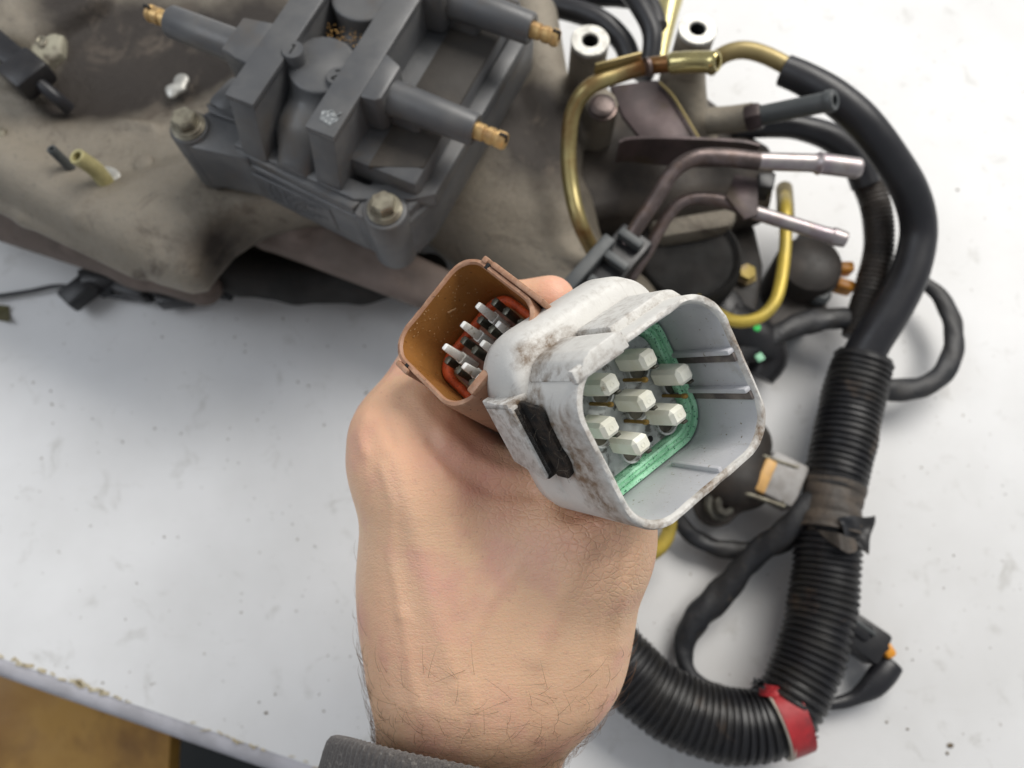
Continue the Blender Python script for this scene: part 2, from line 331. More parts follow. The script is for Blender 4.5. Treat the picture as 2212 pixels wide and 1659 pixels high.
# ------------------------------------------------------------------ signed-distance bodies (cast housings, hand)
class SDF:
    def __init__(s, lo, hi, vox):
        s.lo = np.array(lo, 'f4'); s.v = vox; n = np.ceil((np.array(hi) - lo) / vox).astype(int) + 1; s.n = n
        s.X = (s.lo[0] + np.arange(n[0], dtype='f4') * vox)[:, None, None]; s.Y = (s.lo[1] + np.arange(n[1], dtype='f4') * vox)[None, :, None]
        s.Z = (s.lo[2] + np.arange(n[2], dtype='f4') * vox)[None, None, :]; s.d = np.full(n, .05, 'f4')
    def u(s, d, k=0.0):
        if k <= 0: s.d = np.minimum(s.d, d)
        else:
            h = np.maximum(k - np.abs(s.d - d), 0) / k; s.d = np.minimum(s.d, d) - h * h * k * .25
    def sub(s, d, k=0.0):
        d = -d
        if k <= 0: s.d = np.maximum(s.d, d)
        else:
            h = np.maximum(k - np.abs(s.d - d), 0) / k; s.d = np.maximum(s.d, d) + h * h * k * .25
    def cone(s, a, b, ra, rb):
        a = np.array(a, 'f4'); ab = np.array(b, 'f4') - a; L2 = float(ab @ ab) + 1e-12
        px, py, pz = s.X - a[0], s.Y - a[1], s.Z - a[2]
        t = np.clip((px * ab[0] + py * ab[1] + pz * ab[2]) / L2, 0, 1)
        return np.sqrt((px - t * ab[0]) ** 2 + (py - t * ab[1]) ** 2 + (pz - t * ab[2]) ** 2) - (ra + (rb - ra) * t)
    def cyl(s, a, b, r):
        a = np.array(a, 'f4'); ab = np.array(b, 'f4') - a; L = float(np.linalg.norm(ab)); ab = ab / L
        px, py, pz = s.X - a[0], s.Y - a[1], s.Z - a[2]; t = px * ab[0] + py * ab[1] + pz * ab[2]
        q = np.sqrt(np.maximum((px - t * ab[0]) ** 2 + (py - t * ab[1]) ** 2 + (pz - t * ab[2]) ** 2, 0)) - r
        return np.maximum(q, np.maximum(-t, t - L))
    def ell(s, c, r, R=None):
        p = [s.X - c[0], s.Y - c[1], s.Z - c[2]]
        if R is not None: p = [p[0] * R[0][i] + p[1] * R[1][i] + p[2] * R[2][i] for i in range(3)]
        k0 = np.sqrt(sum((q / x) ** 2 for q, x in zip(p, r))); k1 = np.sqrt(sum((q / x ** 2) ** 2 for q, x in zip(p, r)))
        return k0 * (k0 - 1) / np.maximum(k1, 1e-6)
    def obox(s, c, h, R, r=0.0):
        p = [s.X - c[0], s.Y - c[1], s.Z - c[2]]; q = [np.abs(p[0] * R[0][i] + p[1] * R[1][i] + p[2] * R[2][i]) - (h[i] - r) for i in range(3)]
        o = np.sqrt(sum(np.maximum(x, 0) ** 2 for x in q)); return o + np.minimum(np.maximum(q[0], np.maximum(q[1], q[2])), 0) - r
    def slab(s, poly, z0, z1, r=0.0):
        X, Y = s.X[:, :, 0], s.Y[:, :, 0]; P2 = [(float(p[0]), float(p[1])) for p in poly]; n = len(P2)
        d = np.full((s.n[0], s.n[1]), 1e9, 'f4'); ins = np.zeros((s.n[0], s.n[1]), bool)
        for i in range(n):
            ax, ay = P2[i]; bx, by = P2[(i + 1) % n]; ex, ey = bx - ax, by - ay
            wx, wy = X - ax, Y - ay; t = np.clip((wx * ex + wy * ey) / (ex * ex + ey * ey), 0, 1)
            d = np.minimum(d, (wx - ex * t) ** 2 + (wy - ey * t) ** 2)
            c = (Y >= ay) != (Y >= by)
            with np.errstate(divide='ignore', invalid='ignore'):
                xi = ax + (Y - ay) / (ey if abs(ey) > 1e-9 else 1e-9) * ex
            ins ^= c & (X < xi)
        d = np.sqrt(d); d[ins] *= -1
        d = d[:, :, None] + r; z = np.abs(s.Z - (z0 + z1) / 2) - (z1 - z0) / 2 + r
        return np.sqrt(np.maximum(d, 0) ** 2 + np.maximum(z, 0) ** 2) + np.minimum(np.maximum(d, z), 0) - r
    def mesh(s, name):
        import openvdb as vdb
        g = vdb.FloatGrid(); b = 3 * s.v; g.background = b; a = np.clip(s.d, -b, b)
        a[0] = a[-1] = b; a[:, 0] = a[:, -1] = b; a[:, :, 0] = a[:, :, -1] = b
        g.copyFromArray(np.ascontiguousarray(a)); p, q = g.convertToQuads(isovalue=0.0)
        p = np.asarray(p) * s.v + s.lo
        q = np.asarray(q); P4 = p[q]; nrm = np.cross(P4[:, 1] - P4[:, 0], P4[:, 2] - P4[:, 0])
        if float((nrm * P4[:, 0]).sum()) < 0: q = q[:, ::-1]       # signed volume must be positive
        me = bpy.data.meshes.new(name); me.from_pydata(p.tolist(), [], q.tolist()); me.update()
        return me
def objw(name, bm, m, parent, ang=38, kind=None):
    o = obj(name, bm, m, parent, ang, kind=kind)
    if parent.name in RM: o.matrix_parent_inverse = RM[parent.name]
    return o
MM = Matrix.Scale(.001, 4)

# ------------------------------------------------------------------ floor, board and workbench
b = B(); box(b, (0, 0, -.62), (6, 6, .02)); obj('floor', b, 'floor', kind='structure')
e0, e1 = P(0, 1422, 0), P(660, 1650, 0); ed = (e1 - e0).normalized(); en = Vector((ed.y, -ed.x, 0))   # en points away from the bench
if en.y > 0: en = -en
bench = root('workbench', 'white laminate workbench top with grey edge, stained and speckled', 'workbench', (0, .1, 0))
a, c = e0 - ed * .9, e1 + ed * 1.6
tp = [a, c, c - en * 1.7, a - en * 1.7]
b = B(); prism(b, [(p.x, p.y) for p in tp], -.028, 0); objw('tabletop', b, 'table', bench)
b = B()   # rounded edging that drops away from the top
prof = [(0, -.0005), (.0022, -.0007), (.0055, -.0016), (.0085, -.0042), (.0098, -.009), (.0098, -.027), (0, -.027)]
rings = [[q + en * x + Vector((0, 0, z)) for x, z in prof] for q in (a, c)]
loft(b, rings); objw('edge_band', b, 'band', bench)
b = B()   # broken laminate lip along the edge
for i in range(420):
    s = -.06 + .62 * i / 420
    k = max(0, math.sin(s * 31) * .5 + .6 + .5 * math.sin(s * 83 + 1)) * (1 if s < .09 else .45)
    if random.random() < .10 + .45 * k:
        q = e0 + ed * (s - .03) + en * random.uniform(-.0016, .0006)
        box(b, q + Vector((0, 0, .0002)), (random.uniform(.002, .005), random.uniform(.0005, .0015) * (0.5 + k), .0005), 0, R=Matrix.Rotation(math.atan2(ed.y, ed.x) + random.uniform(-.4, .4), 3, 'Z'))
objw('chipped_lip', b, 'chip', bench, kind='stuff')
b = B()   # grit on the table
for u, v, r in [(875, 1152, 3.4), (355, 1160, 2.6), (1050, 1600, 2.4), (1760, 1130, 3), (1960, 1575, 2.4), (3650/1.852, 2640/1.852, 2.2), (1610, 1500, 2), (640, 1320, 1.8), (680, 1180, 2), (2040, 700, 1.8), (3830/1.852, 760/1.852, 3.6), (2052, 1610, 5), (2046, 1627, 3.5), (1915, 1560, 2.6), (1898, 1398, 3), (560, 1517, 2), (575, 1540, 3), (700, 1700/1.852, 2), (265, 955, 2.4), (200, 905, 2), (110, 845, 2.2), (530, 745, 2), (2020, 860, 2), (1990, 1010, 2), (2060, 1200, 2), (90, 990, 2), (515, 1000, 1.6)]:
    q = P(u, v, 0); r *= .42 / FPX
    bmesh.ops.create_icosphere(b, subdivisions=1, radius=r, matrix=Matrix.Translation(q + Vector((0, 0, r * .3))) @ Matrix.Diagonal((random.uniform(.8, 1.6), 1, .5, 1)))
for i in range(130):
    q = P(random.uniform(0, 2212), random.uniform(650, 1500), 0); r = random.uniform(.00012, .0004)
    bmesh.ops.create_icosphere(b, subdivisions=1, radius=r, matrix=Matrix.Translation(q) @ Matrix.Diagonal((random.uniform(.7, 1.8), 1, .5, 1)))
g = obj('grit', b, 'hole', kind='stuff'); g['label'] = 'dark specks of grit scattered over the white workbench'; g['category'] = 'grit'
g.data.materials[0] = mat('brown_grit', (.10, .075, .05), (.2, .16, .11), 300, .9)
b = B(); q = [P(-500, 1360, -.14), P(372, 1530, -.14), P(352, 1900, -.14), P(-500, 2000, -.14)]
prism(b, [(p.x, p.y) for p in q], -.158, -.14, .001)
tag(obj('wooden_board', b, 'gold_board'), 'golden brown board below the workbench edge, dark toward the bench', 'board')

# ------------------------------------------------------------------ intake manifold casting
mf = root('intake_manifold', 'grime-covered cast aluminium intake manifold lying on the white workbench', 'intake manifold', (-.1, .2, 0))
s = SDF((-.36, .07, .004), (.115, .36, .145), .0017)
def poly(z, *q): return [P(u, v, z) for u, v in q]
s.u(s.slab(poly(.1, (-140, -160), (1060, -160), (1040, 60), (900, 300), (760, 420), (560, 470), (470, 500), (410, 585), (370, 592), (300, 572), (60, 448), (-140, 345)), .068, .1, .013))
s.u(s.slab(poly(.08, (-140, -160), (1060, -160), (1040, 60), (900, 300), (720, 420), (560, 430), (330, 380), (60, 240), (-140, 170)), .012, .085, .01), .008)
s.u(s.cone(P(-120, 290, .094), P(300, 500, .090), .011, .014), .010)
s.u(s.cone(P(-130, 372, .086), P(60, 470, .086), .0045, .0045), .004); s.u(s.cone(P(60, 470, .086), P(300, 585, .084), .0045, .0045), .004)
s.u(s.cone(P(470, 330, .1), P(180, 470, .098), .004, .003), .008); s.u(s.cone(P(20, 210, .1), P(330, 270, .1), .0035, .003), .007)
s.u(s.ell(P(385, 480, .083), (.030, .022, .022)), .012)
s.sub(s.ell(P(640, 560, .09), (.035, .028, .026)), .012)
# right-hand runner and the mass behind the coil pack
s.u(s.cone(P(880, 330, .062), P(1310, 690, .05), .031, .029), .014)
s.u(s.cone(P(1000, 260, .075), P(1180, 470, .06), .021, .026), .014)
s.u(s.slab(poly(.085, (1000, 180), (1140, 170), (1240, 250), (1240, 470), (1160, 500), (1010, 430)), .02, .085, .012), .012)
# posts that carry the machined faces
for u, v, zt in ((1275, 87, .122), (1507, 62, .122)):
    q = P(u, v, zt); s.u(s.cyl(q - Vector((0, 0, .0004)), (q.x, q.y, .03), .0091), .0)
q = P(1507, 62, .122); s.u(s.cone((q.x, q.y, .085), P(1515, 330, .062), .0088, .011), .012)
s.u(s.cyl(P(1300, 222, .098), P(1300, 222, .098) - Vector((0, 0, .06)), .0085), .008)
s.u(s.cone(P(1150, 40, .08), P(1200, 330, .075), .014, .013), .01)
# top-left dirt-caked runner humps and pits
s.u(s.cone(P(-60, 130, .098), P(170, -60, .104), .013, .013), .012)
s.u(s.cone(P(80, 90, .096), P(210, 10, .1), .013, .009), .006)
s.sub(s.ell(P(330, 110, .110), (.036, .028, .013)), .02)
s.sub(s.ell(P(170, 175, .108), (.024, .015, .011)), .012)
s.sub(s.cone(P(60, 150, .106), P(140, 225, .104), .006, .004), .008)
for u, v, zt in ((1275, 87, .122), (1507, 62, .122)):
    q = P(u, v, zt); s.sub(s.cyl(q + Vector((0, 0, .002)), q - Vector((0, 0, .022)), .0042))
me = s.mesh('casting'); cv = np.empty(len(me.vertices) * 3); me.vertices.foreach_get('co', cv); cv = cv.reshape(-1, 3)
st = sum(k * np.exp(-((cv - np.array(P(u, v, z))) ** 2).sum(1) / r_ ** 2) for u, v, z, r_, k in ((300, 95, .1, .030, 1), (215, 175, .1, .024, .9), (420, 130, .1, .022, .8), (120, 215, .1, .012, .6), (560, 40, .1, .03, .7), (470, 540, .09, .018, .7), (1180, 300, .09, .024, .9), (1120, 220, .09, .02, .8), (1110, 400, .07, .02, .5), (1180, 480, .06, .02, .4), (860, 560, .05, .02, .6), (640, 560, .06, .03, .5), (150, 20, .1, .02, .8)))  # soft darker blobs at set spots on the casting
at = me.attributes.new('dark_tone', 'FLOAT', 'POINT'); at.data.foreach_set('value', np.clip(st, 0, 1).astype('f4'))
objw('casting', me, 'cast', mf, ang=180)
for u, v in ((1275, 87), (1507, 62)):       # machined ring faces on the posts
    q = P(u, v, .1222); b = B()
    lathe(b, q - Vector((0, 0, .0018)), (0, 0, 1), [(0, .0092), (.0016, .0093), (.0021, .0089), (.0021, .0043), (.0014, .0039), (.0010, .0037)], 48, caps=(False, False))
    objw('machined_face', b, 'bare_alu', mf)
    b = B(); lathe(b, q, (0, 0, 1), [(-.014, .0038), (-.0006, .0038), (-.0004, .0036), (-.0138, .0030)], 24, caps=(False, True)); objw('bolt_hole', b, 'hole', mf)
# brown flange under the coil pack
s = SDF((-.31, .07, .008), (.06, .26, .11), .0017)
s.u(s.slab(poly(.062, (430, 385), (560, 405), (640, 440), (900, 560), (1010, 610), (990, 680), (900, 652), (650, 556), (556, 522), (470, 450)), .05, .062, .0045))
s.u(s.cone(P(470, 400, .068), P(560, 490, .060), .006, .006), .01)
s.u(s.cone(P(560, 440, .066), P(960, 620, .056), .008, .007), .01)
s.u(s.ell(P(640, 485, .066), (.009, .008, .012)), .008)
s.u(s.ell(P(545, 445, .062), (.012, .010, .012)), .01)
s.sub(s.cone(P(760, 535, .070), P(880, 600, .066), .0022, .0022), .003)
s.sub(s.ell(P(675, 492, .078), (.008, .005, .012)), .006)
lab(objw('side_flange', s.mesh('side_flange'), 'cast_brown', mf, ang=180), 'pinkish brown flange under the coil pack')
s = SDF((-.35, .05, .0), (.03, .26, .06), .0018)
s.u(s.cone(P(-120, 430, .040), P(300, 572, .037), .0130, .0115))
s.u(s.cone(P(300, 572, .037), P(440, 622, .033), .0115, .010), .01)
lab(objw('lower_rail', s.mesh('lower_rail'), 'cast_brown', mf, ang=180), 'dull brown lower rail along the near edge')
s = SDF((-.30, .05, .0), (.04, .24, .07), .0018)
s.u(s.cone(P(360, 560, .028), P(520, 592, .026), .010, .0120))
s.u(s.cone(P(520, 592, .026), P(640, 608, .026), .012, .0125), .004)
s.u(s.cone(P(640, 608, .026), P(780, 608, .026), .0125, .0125), .004); s.u(s.cone(P(780, 608, .026), P(930, 585, .028), .0125, .010), .004)
s.u(s.cone(P(440, 500, .022), P(860, 540, .022), .012, .012), .01)
lab(objw('lower_hose_lobe', s.mesh('lower_hose_lobe'), 'drum_black', mf, ang=180), 'smooth black lobe bulging from beneath the casting')  # simplified black hose under the casting's near edge
# small brass and steel pipe stubs
b = B(); tube(b, pts([(236, 402, .100), (205, 365, .110), (166, 338, .120)]), .0038, 24, .002, hollow1=.008, inner=.62)
objw('pipe_stub', b, 'pale_stub', mf)
b = B(); tube(b, pts([(160, 372, .1), (135, 345, .108), (111, 322, .115)]), .0023, 20, .002, hollow1=.006, inner=.6)
objw('pipe_stub', b, 'plastic_grey', mf)
b = B(); lathe(b, P(232, 402, .0975), (0, 0, 1), [(0, .0090), (.0038, .0084), (.0047, .0066)], 28); b2 = B(); lathe(b2, P(158, 373, .0975), (0, 0, 1), [(0, .0044), (.0038, .0036)], 24); objw('bright_socket', b2, 'bare_alu', mf)
objw('bright_socket', b, 'bare_alu', mf)
b = B(); lathe(b, P(313, 356, .0992), (0, 0, 1), [(0, .0048), (.0022, .0047), (.0027, .004)], 28)
objw('cast_plug', b, 'cast', mf)
s = SDF(tuple(P(85, 90, .1) - Vector((.03, .03, .03))), tuple(P(85, 90, .1) + Vector((.03, .03, .02))), .001)
s.u(s.slab(poly(.108, (30, 95), (75, 50), (128, 62), (122, 100), (72, 140)),   .09, .1045, .002)); s.sub(s.cyl(P(52, 98, .12), P(52, 98, .09), .0028), .001)
lab(objw('cast_pad', s.mesh('cast_pad'), 'cast_pad', mf, ang=180), 'paler raised cast pad beside the plug')
b = B(); lathe(b, P(4, 302, .098), (0, 0, 1), [(0, .0055), (.005, .005), (.006, .003)], 6); objw('bolt', b, 'bolt', mf)
s = SDF(tuple(P(385, 185, .1) - Vector((.02, .02, .02))), tuple(P(385, 185, .1) + Vector((.02, .02, .02))), .0008)
s.u(s.ell(P(380, 192, .1005), (.0055, .0026, .0018))); s.u(s.ell(P(392, 174, .1005), (.0040, .0042, .0016)), .002); s.u(s.ell(P(372, 200, .1005), (.0030, .0036, .0016)), .002)
s2_ = SDF((.0, .14, .004), (.14, .30, .10), .0016)
s2_.u(s2_.slab(poly(.07, (1215, 180), (1520, 190), (1600, 250), (1640, 330), (1600, 420), (1400, 440), (1215, 480)), .012, .07, .008))
s2_.u(s2_.cone(P(1420, 420, .05), P(1600, 400, .045), .024, .024), .012)
lab(objw('bracket_base', s2_.mesh('bracket_base'), 'dark_cast', mf, ang=180), 'dark casting between the posts')
lab(objw('bare_metal_chip', s.mesh('chip'), 'bare_alu', mf, ang=180), 'shiny scraped bare metal spot beside the coil')

# ------------------------------------------------------------------ black plug at the upper left
pr = root('sensor_plug', 'black plastic sensor plug on the upper left of the casting', 'plug', P(40, 130, .11))
q0, q1 = P(-40, 75, .112), P(112, 205, .112); ax = (q1 - q0).normalized(); Rz = Matrix.Rotation(math.atan2(ax.y, ax.x), 3, 'Z')
b = B(); box(b, P(20, 118, .112), (.034, .012, .012), .002, R=Rz); objw('plug_body', b, 'plastic_black', pr)
b = B(); box(b, P(60, 160, .112), (.018, .019, .013), .003, R=Rz); objw('plug_collar', b, 'plastic_black', pr)
b = B(); tube(b, pts([(70, 168, .112), (115, 205, .108), (150, 235, .1)]), .0032, 14); objw('lead', b, 'rubber', pr)
b = B(); tube(b, pts([(80, 92, .116), (90, 102, .117), (100, 88, .117), (88, 80, .116), (79, 92, .116)]), .0008, 8, .001); objw('clip_ring', b, 'bolt', pr)

# ------------------------------------------------------------------ ignition coil pack
CM = Matrix.Translation((*P(404, 268, .140)[:2], .140)) @ Matrix.Rotation(math.radians(-24.6), 4, 'Z')
co = root('ignition_coil_pack', 'dark grey ignition coil pack bolted on the manifold, numbered 1 and 2', 'ignition coil', mw=CM)
def T_(): return MM
b = B()
prism(b, [(13, 2), (26, -3), (84, -7), (106, 0), (110, 12), (112, 118), (12, 118), (8, 40)], -37, -8, 2.5, MM)
prism(b, [(22, 0), (82, -2), (104, 8), (112, 14), (114, 116), (106, 116), (106, 16), (84, 5), (24, 8)], -10, -1.5, 1.2, MM)      # raised rim
prism(b, [(23, -1.5), (83, -5.5), (85, 1), (25, 5)], -9, -3, 1.0, MM)
box(b, (64, 63, -2), (84, 106, 18), 3, MM)
obj('housing', b, 'coil', co)
b = B(); prism(b, [(84, 10), (105, 19), (105.5, 113), (84, 113)], -8, 7.4, .5, MM); lab(obj('recess_floor', b, 'coil_dark', co), 'dusty recess beside the towers, coloured dark for its shade')
def rail(x0, x1, side, ty):
    b = B(); prism(b, [(x0, 5), (x1, 5), (x1, 120), (x0, 120)], 24.6, 28, .7, MM)
    prism(b, [(5.6, 27), (-1.2, -3), (-1.2, -8), (118, -8), (118, 27)], x0 + .5, x1 - .5, .8, MM @ Matrix(((0, 0, 1, 0), (1, 0, 0, 0), (0, 1, 0, 0), (0, 0, 0, 1))))
    for y in ty:
        if side > 0: prism(b, [(x1 - 2, y - 11), (x1 + 6, y - 10), (x1 + 8, y - 8), (x1 + 8, y + 9), (x1 - 2, y + 13)], 8, 27.6, 1.2, MM)
        else: prism(b, [(x0 + 2, y - 11), (x0 - 5, y - 10), (x0 - 13, y - 9), (x0 - 13, y + 9), (x0 + 2, y + 12)], 8, 27.6, 1.2, MM)
    return obj('rail', b, 'coil', co)
rail(27, 40, -1, (32, 90)); rail(63, 76, 1, (37, 92))
for gy in (37, 92):
    b = B(); box(b, (88, gy, 7), (18, 9, 14), 3, MM); obj('gusset', b, 'coil', co)
s = SDF((.036, -.002, -.012), (.068, .125, .028), .0009)
s.u(s.cyl((.0515, .037, -.01), (.0515, .037, .0225), .0140)); s.u(s.cone((.0515, .018, .003), (.0515, .034, .0100), .0125, .0130), .005)
s.u(s.cone((.0515, .002, -.006), (.0515, .016, .002), .009, .0115), .006)
s2 = s.d.copy()
s.d[:] = .05; s.u(s.cyl((.0515, .0745, -.01), (.0515, .0745, .0245), .0142)); s.u(s.cyl((.0515, .100, -.01), (.0515, .100, .0245), .0142), .004)
s.u(s.cone((.0515, .06, .001), (.0515, .06, .004), .0115, .0115), .004)
s.d = np.minimum(s.d, s2)
obj('winding_hump', s.mesh('winding_hump'), 'coil', co, ang=180)
b = B()
for i in range(160):
    q = Vector((random.uniform(.041, .062), random.uniform(.0525, .0605), .0135 + random.uniform(-.002, .006)))
    bmesh.ops.create_icosphere(b, subdivisions=1, radius=random.uniform(.00015, .00042), matrix=Matrix.Translation(q))
o = obj('dirt_crumbs', b, 'tan', co, kind='stuff')
def tower(y, z, x0, x1, L):
    d = 1 if x1 > x0 else -1
    b = B(); lathe(b, (x0, y, z), (d, 0, 0), [(0, 8), (4, 7.4), (abs(x1 - x0) * .55, 7.0), (abs(x1 - x0) - .8, 6.6), (abs(x1 - x0), 6.0), (abs(x1 - x0), 4.0), (abs(x1 - x0) - 3, 3.9)], 40, T=MM)
    t = obj('terminal_tower', b, 'coil', co)
    b = B(); lathe(b, (x1 - d * 3, y, z), (d, 0, 0), [(0, 3.5), (5, 3.5), (6.6, 3.5), (7.1, 2.9), (7.8, 2.9), (8.3, 3.5), (10.6, 3.55), (11.1, 3.1), (11.7, 3.1), (12.2, 3.6), (L, 3.7), (L + 1.2, 3.1), (L + 1.2, 1.5), (L - 3, 1.4)], 28, T=MM)
    k = obj('terminal', b, 'brass', t)
    b = B(); box(b, (x1 + d * (L - 3), y, z + 2.3), (3.2, .9, 4), 0, MM); obj('slot', b, 'hole', t)
tower(37, 18.5, 74, 121, 15); tower(92, 18.5, 74, 121, 14); tower(32, 19, 24, -19, 13); tower(90, 19, 24, -19, 13)
def ear(x, y, r, web, zt=-1.6):
    b = B(); lathe(b, (x, y, -38), (0, 0, 1), [(0, r - .6), (2, r), (35, r + .1), (36.2, r - .6), (36.4, r - 1.2)], 44, T=MM)
    prism(b, web, -34, -3.4, 1.2, MM); e = obj('mounting_ear', b, 'coil', co)
    b = B(); lathe(b, (x, y, -1.8), (0, 0, 1), [(0, 7.4), (1.2, 7.4), (1.5, 7.0)], 40, T=MM); obj('collar', b, 'bolt', e)
    b = B(); lathe(b, (x, y, -.2), (0, 0, 1), [(0, 6.9), (1.0, 6.9), (1.4, 6.3)], 40, T=MM)
    lathe(b, (x, y, 1), (0, 0, 1), [(0, 5.4), (3.6, 5.4), (4.3, 4.8)], 6, rot=.35, T=MM)
    lathe(b, (x, y, 4.9), (0, 0, 1), [(0, 4.3), (.6, 4.1)], 28, T=MM)
    obj('bolt', b, 'bolt', co, ang=25)
ear(0, 0, 8.6, [(0, 8), (-6, -6), (4, -8), (30, -3), (30, 14), (8, 20)]); ear(96.1, -1, 9.6, [(84, -7), (100, -9), (105, 4), (108, 16), (84, 16)])
b = B(); prism(b, [(2, 12), (12, 9), (24, 8), (24, 24), (4, 28)], -14, -4, 2.5, MM); prism(b, [(0, 14), (4, 10), (18, 10.5), (18, 12), (6, 13)], -5, -1.5, .5, MM)
prism(b, [(-2, 14), (10, 13), (16, 30), (2, 34)], -26, -2, 4, MM); obj('socket_block', b, 'coil', co)
def disc(x, y, z, strokes):
    b = B(); lathe(b, (x, y, z - 6), (0, 0, 1), [(0, 4.5), (6.6, 4.5), (7.0, 4.2)], 40, T=MM); d = obj('number_disc', b, 'coil', co)
    b = B()
    for st in strokes: tube(b, [((x + p[0]) * .001, (y + p[1]) * .001, (z + 1.05) * .001) for p in st], .00032, 8, .0004)
    obj('numeral', b, 'hole', d)
disc(41.5, 34.2, 28, [[(0, 2.2), (0, -2.2)], [(0, 2.2), (-1, 1.6)]])
disc(61.5, 33, 24, [[(-1.5, 1.5), (-1.1, 2.2), (.2, 2.6), (1.3, 2.0), (1.1, .9), (-.2, -.4), (-1.5, -1.9), (-1.0, -2.1), (1.6, -2.1)]])
b = B(); box(b, (50.5, -5.2, -20), (40, 1.2, 18), .5, MM, R=Matrix.Rotation(-.045, 3, 'Z'))
pl = obj('data_panel', b, 'coil', co)
b = B()
for r_ in range(6):
    x = 36
    while x < 66 - (r_ % 3) * 5:
        w = random.uniform(1.5, 4); box(b, (x + w / 2, -6.0 + (x - 50) * -.045, -13.5 - r_ * 2.6), (w, .5, 1.2), 0, MM); x += w + .9
o = obj('embossed_mark', b, 'coil', pl, kind='stuff')
b = B(); prism(b, [(0, 0), (5, -1), (7, 3), (3, 6), (-1, 4)], 0, .25, 0, MM @ Matrix.Translation((67, 10, 28)))
tube(b, [(.068, .013, .0284), (.070, .0155, .0285), (.0715, .013, .0284), (.0735, .016, .0285)], .0003, 6, .0006)
o = obj('paint_scuff', b, 'coil', co); o.data.materials[0] = mat('chalky_scuff', (.16, .17, .175), (.42, .44, .44), 900, .7, lo=.55, hi=.62)

# ------------------------------------------------------------------ metal pipes
p = root('coolant_pipe', 'yellow zinc pipe bent over the castings with an open nozzle pointing right', 'pipe', P(1230, 400, .1))
b = B(); tube(b, pts([(1330, 640, .07), (1290, 560, .085), (1252, 480, .1), (1233, 400, .105), (1228, 320, .112), (1238, 240, .122), (1275, 187, .131), (1340, 160, .132), (1400, 143, .134), (1460, 136, .139)]),
    [.0035, .0036, .0037, .0038, .0038, .0038, .0038, .0038, .0038, .0038], 28); objw('bent_tube', b, 'zinc', p)
b = B(); tube(b, pts([(1446, 138, .1375), (1451, 137, .138), (1490, 134, .142), (1540, 134, .148), (1550, 134, .149)]), [.0039, .0047, .0047, .0046, .0041], 32, .0012, hollow1=.01, inner=.66); objw('nozzle', b, 'zinc_dull', p).data.materials[0] = mat('glossy_yellow_zinc', (.54, .46, .21), (.42, .36, .17), 60, .22, .85, .08, 700, .0001, dirt=(.42, .30, .12), dscale=70)
b = B(); tube(b, pts([(1395, 145, .137), (1402, 143, .137)]), .0042, 28, .001); objw('seam_ring', b, 'silver_old', p)
b = B(); q0, q1 = P(1284, 150, .136), P(1384, 124, .136); box(b, (q0 + q1) / 2, ((q1 - q0).length, .0013, .007), .0004, R=Matrix.Rotation(math.atan2((q1 - q0).y, (q1 - q0).x), 3, 'Z')); objw('bracket_edge', b, 'zinc_dull', p)
p = root('heater_pipe', 'dull yellow pipe stub pushed into the thick black hose', 'pipe', P(1600, 115, .1))
b = B(); tube(b, pts([(1530, 150, .088), (1556, 122, .096), (1600, 108, .1), (1650, 118, .1), (1715, 150, .098)]), .0044, 28); objw('bent_tube', b, 'zinc_dull', p)
def nozzle_pipe(name, label, path, r, tip, tipr, m1='silver_old'):
    p = root(name, label, 'pipe', P(*path[0]), group='pair of silver vacuum pipes')
    b = B(); tube(b, pts(path), r, 26, .002); objw('bent_tube', b, m1, p)
    b = B(); tube(b, pts(tip), tipr, 32, .0009, hollow1=.012, inner=.72); objw('nozzle', b, 'silver', p); return p
p = nozzle_pipe('vacuum_pipe', 'upper silver steel pipe with flared beaded end above its thinner twin',
    [(1262, 660, .085), (1310, 590, .095), (1370, 500, .105), (1420, 425, .112), (1455, 370, .116), (1500, 342, .118), (1560, 340, .118), (1640, 348, .118)], [.003, .0034, .0036, .0036, .0036, .0038, .0042, .0042],
    [(1635, 348, .118), (1690, 350, .118), (1755, 352, .118), (1766, 353, .118), (1772, 353, .118), (1780, 354, .118), (1850, 363, .118), (1858, 364, .118)], [.0040, .0041, .0041, .0052, .0053, .0047, .0047, .0041])
b = B(); prism(b, [(q.x, q.y) for q in pts([(1590, 372, .11), (1640, 380, .11), (1640, 460, .11), (1610, 470, .11), (1570, 420, .11)])], .1065, .1085, .0004); objw('gusset_plate', b, 'steel_dark', p)
b = B(); prism(b, [(q.x, q.y) for q in pts([(1638, 372, .1), (1678, 372, .1), (1672, 408, .1), (1640, 402, .1)])], .088, .1, .001); objw('rubber_pad', b, 'plastic_black', p)
nozzle_pipe('vacuum_pipe', 'lower silver steel pipe with slim beaded end below its thicker twin',
    [(1300, 690, .075), (1345, 625, .085), (1400, 540, .094), (1440, 470, .1), (1480, 434, .103), (1540, 430, .104), (1600, 448, .104), (1625, 458, .104)], [.0028, .003, .003, .003, .003, .0031, .0031, .0031],
    [(1612, 454, .104), (1640, 462, .104), (1780, 505, .104), (1795, 509, .104), (1800, 511, .104), (1812, 514, .104), (1826, 518, .104)], [.0033, .0034, .0034, .0041, .0042, .0040, .0036])
p = root('fuel_pipe', 'bright yellow U-shaped thin pipe beside the round black housing', 'pipe', P(1690, 520, .06))
b = B(); tube(b, pts([(1695, 418, .045), (1697, 450, .06), (1697, 520, .062), (1690, 590, .062), (1675, 650, .062), (1640, 686, .062), (1590, 694, .06), (1540, 672, .055), (1500, 640, .05)]), .0032, 22, hollow1=0); objw('bent_tube', b, 'zinc_bright', p)
b = B(); tube(b, pts([(1694, 408, .04), (1696, 440, .05), (1697, 474, .055)]), .0046, 20); objw('sleeve', b, 'zinc_dull', p)
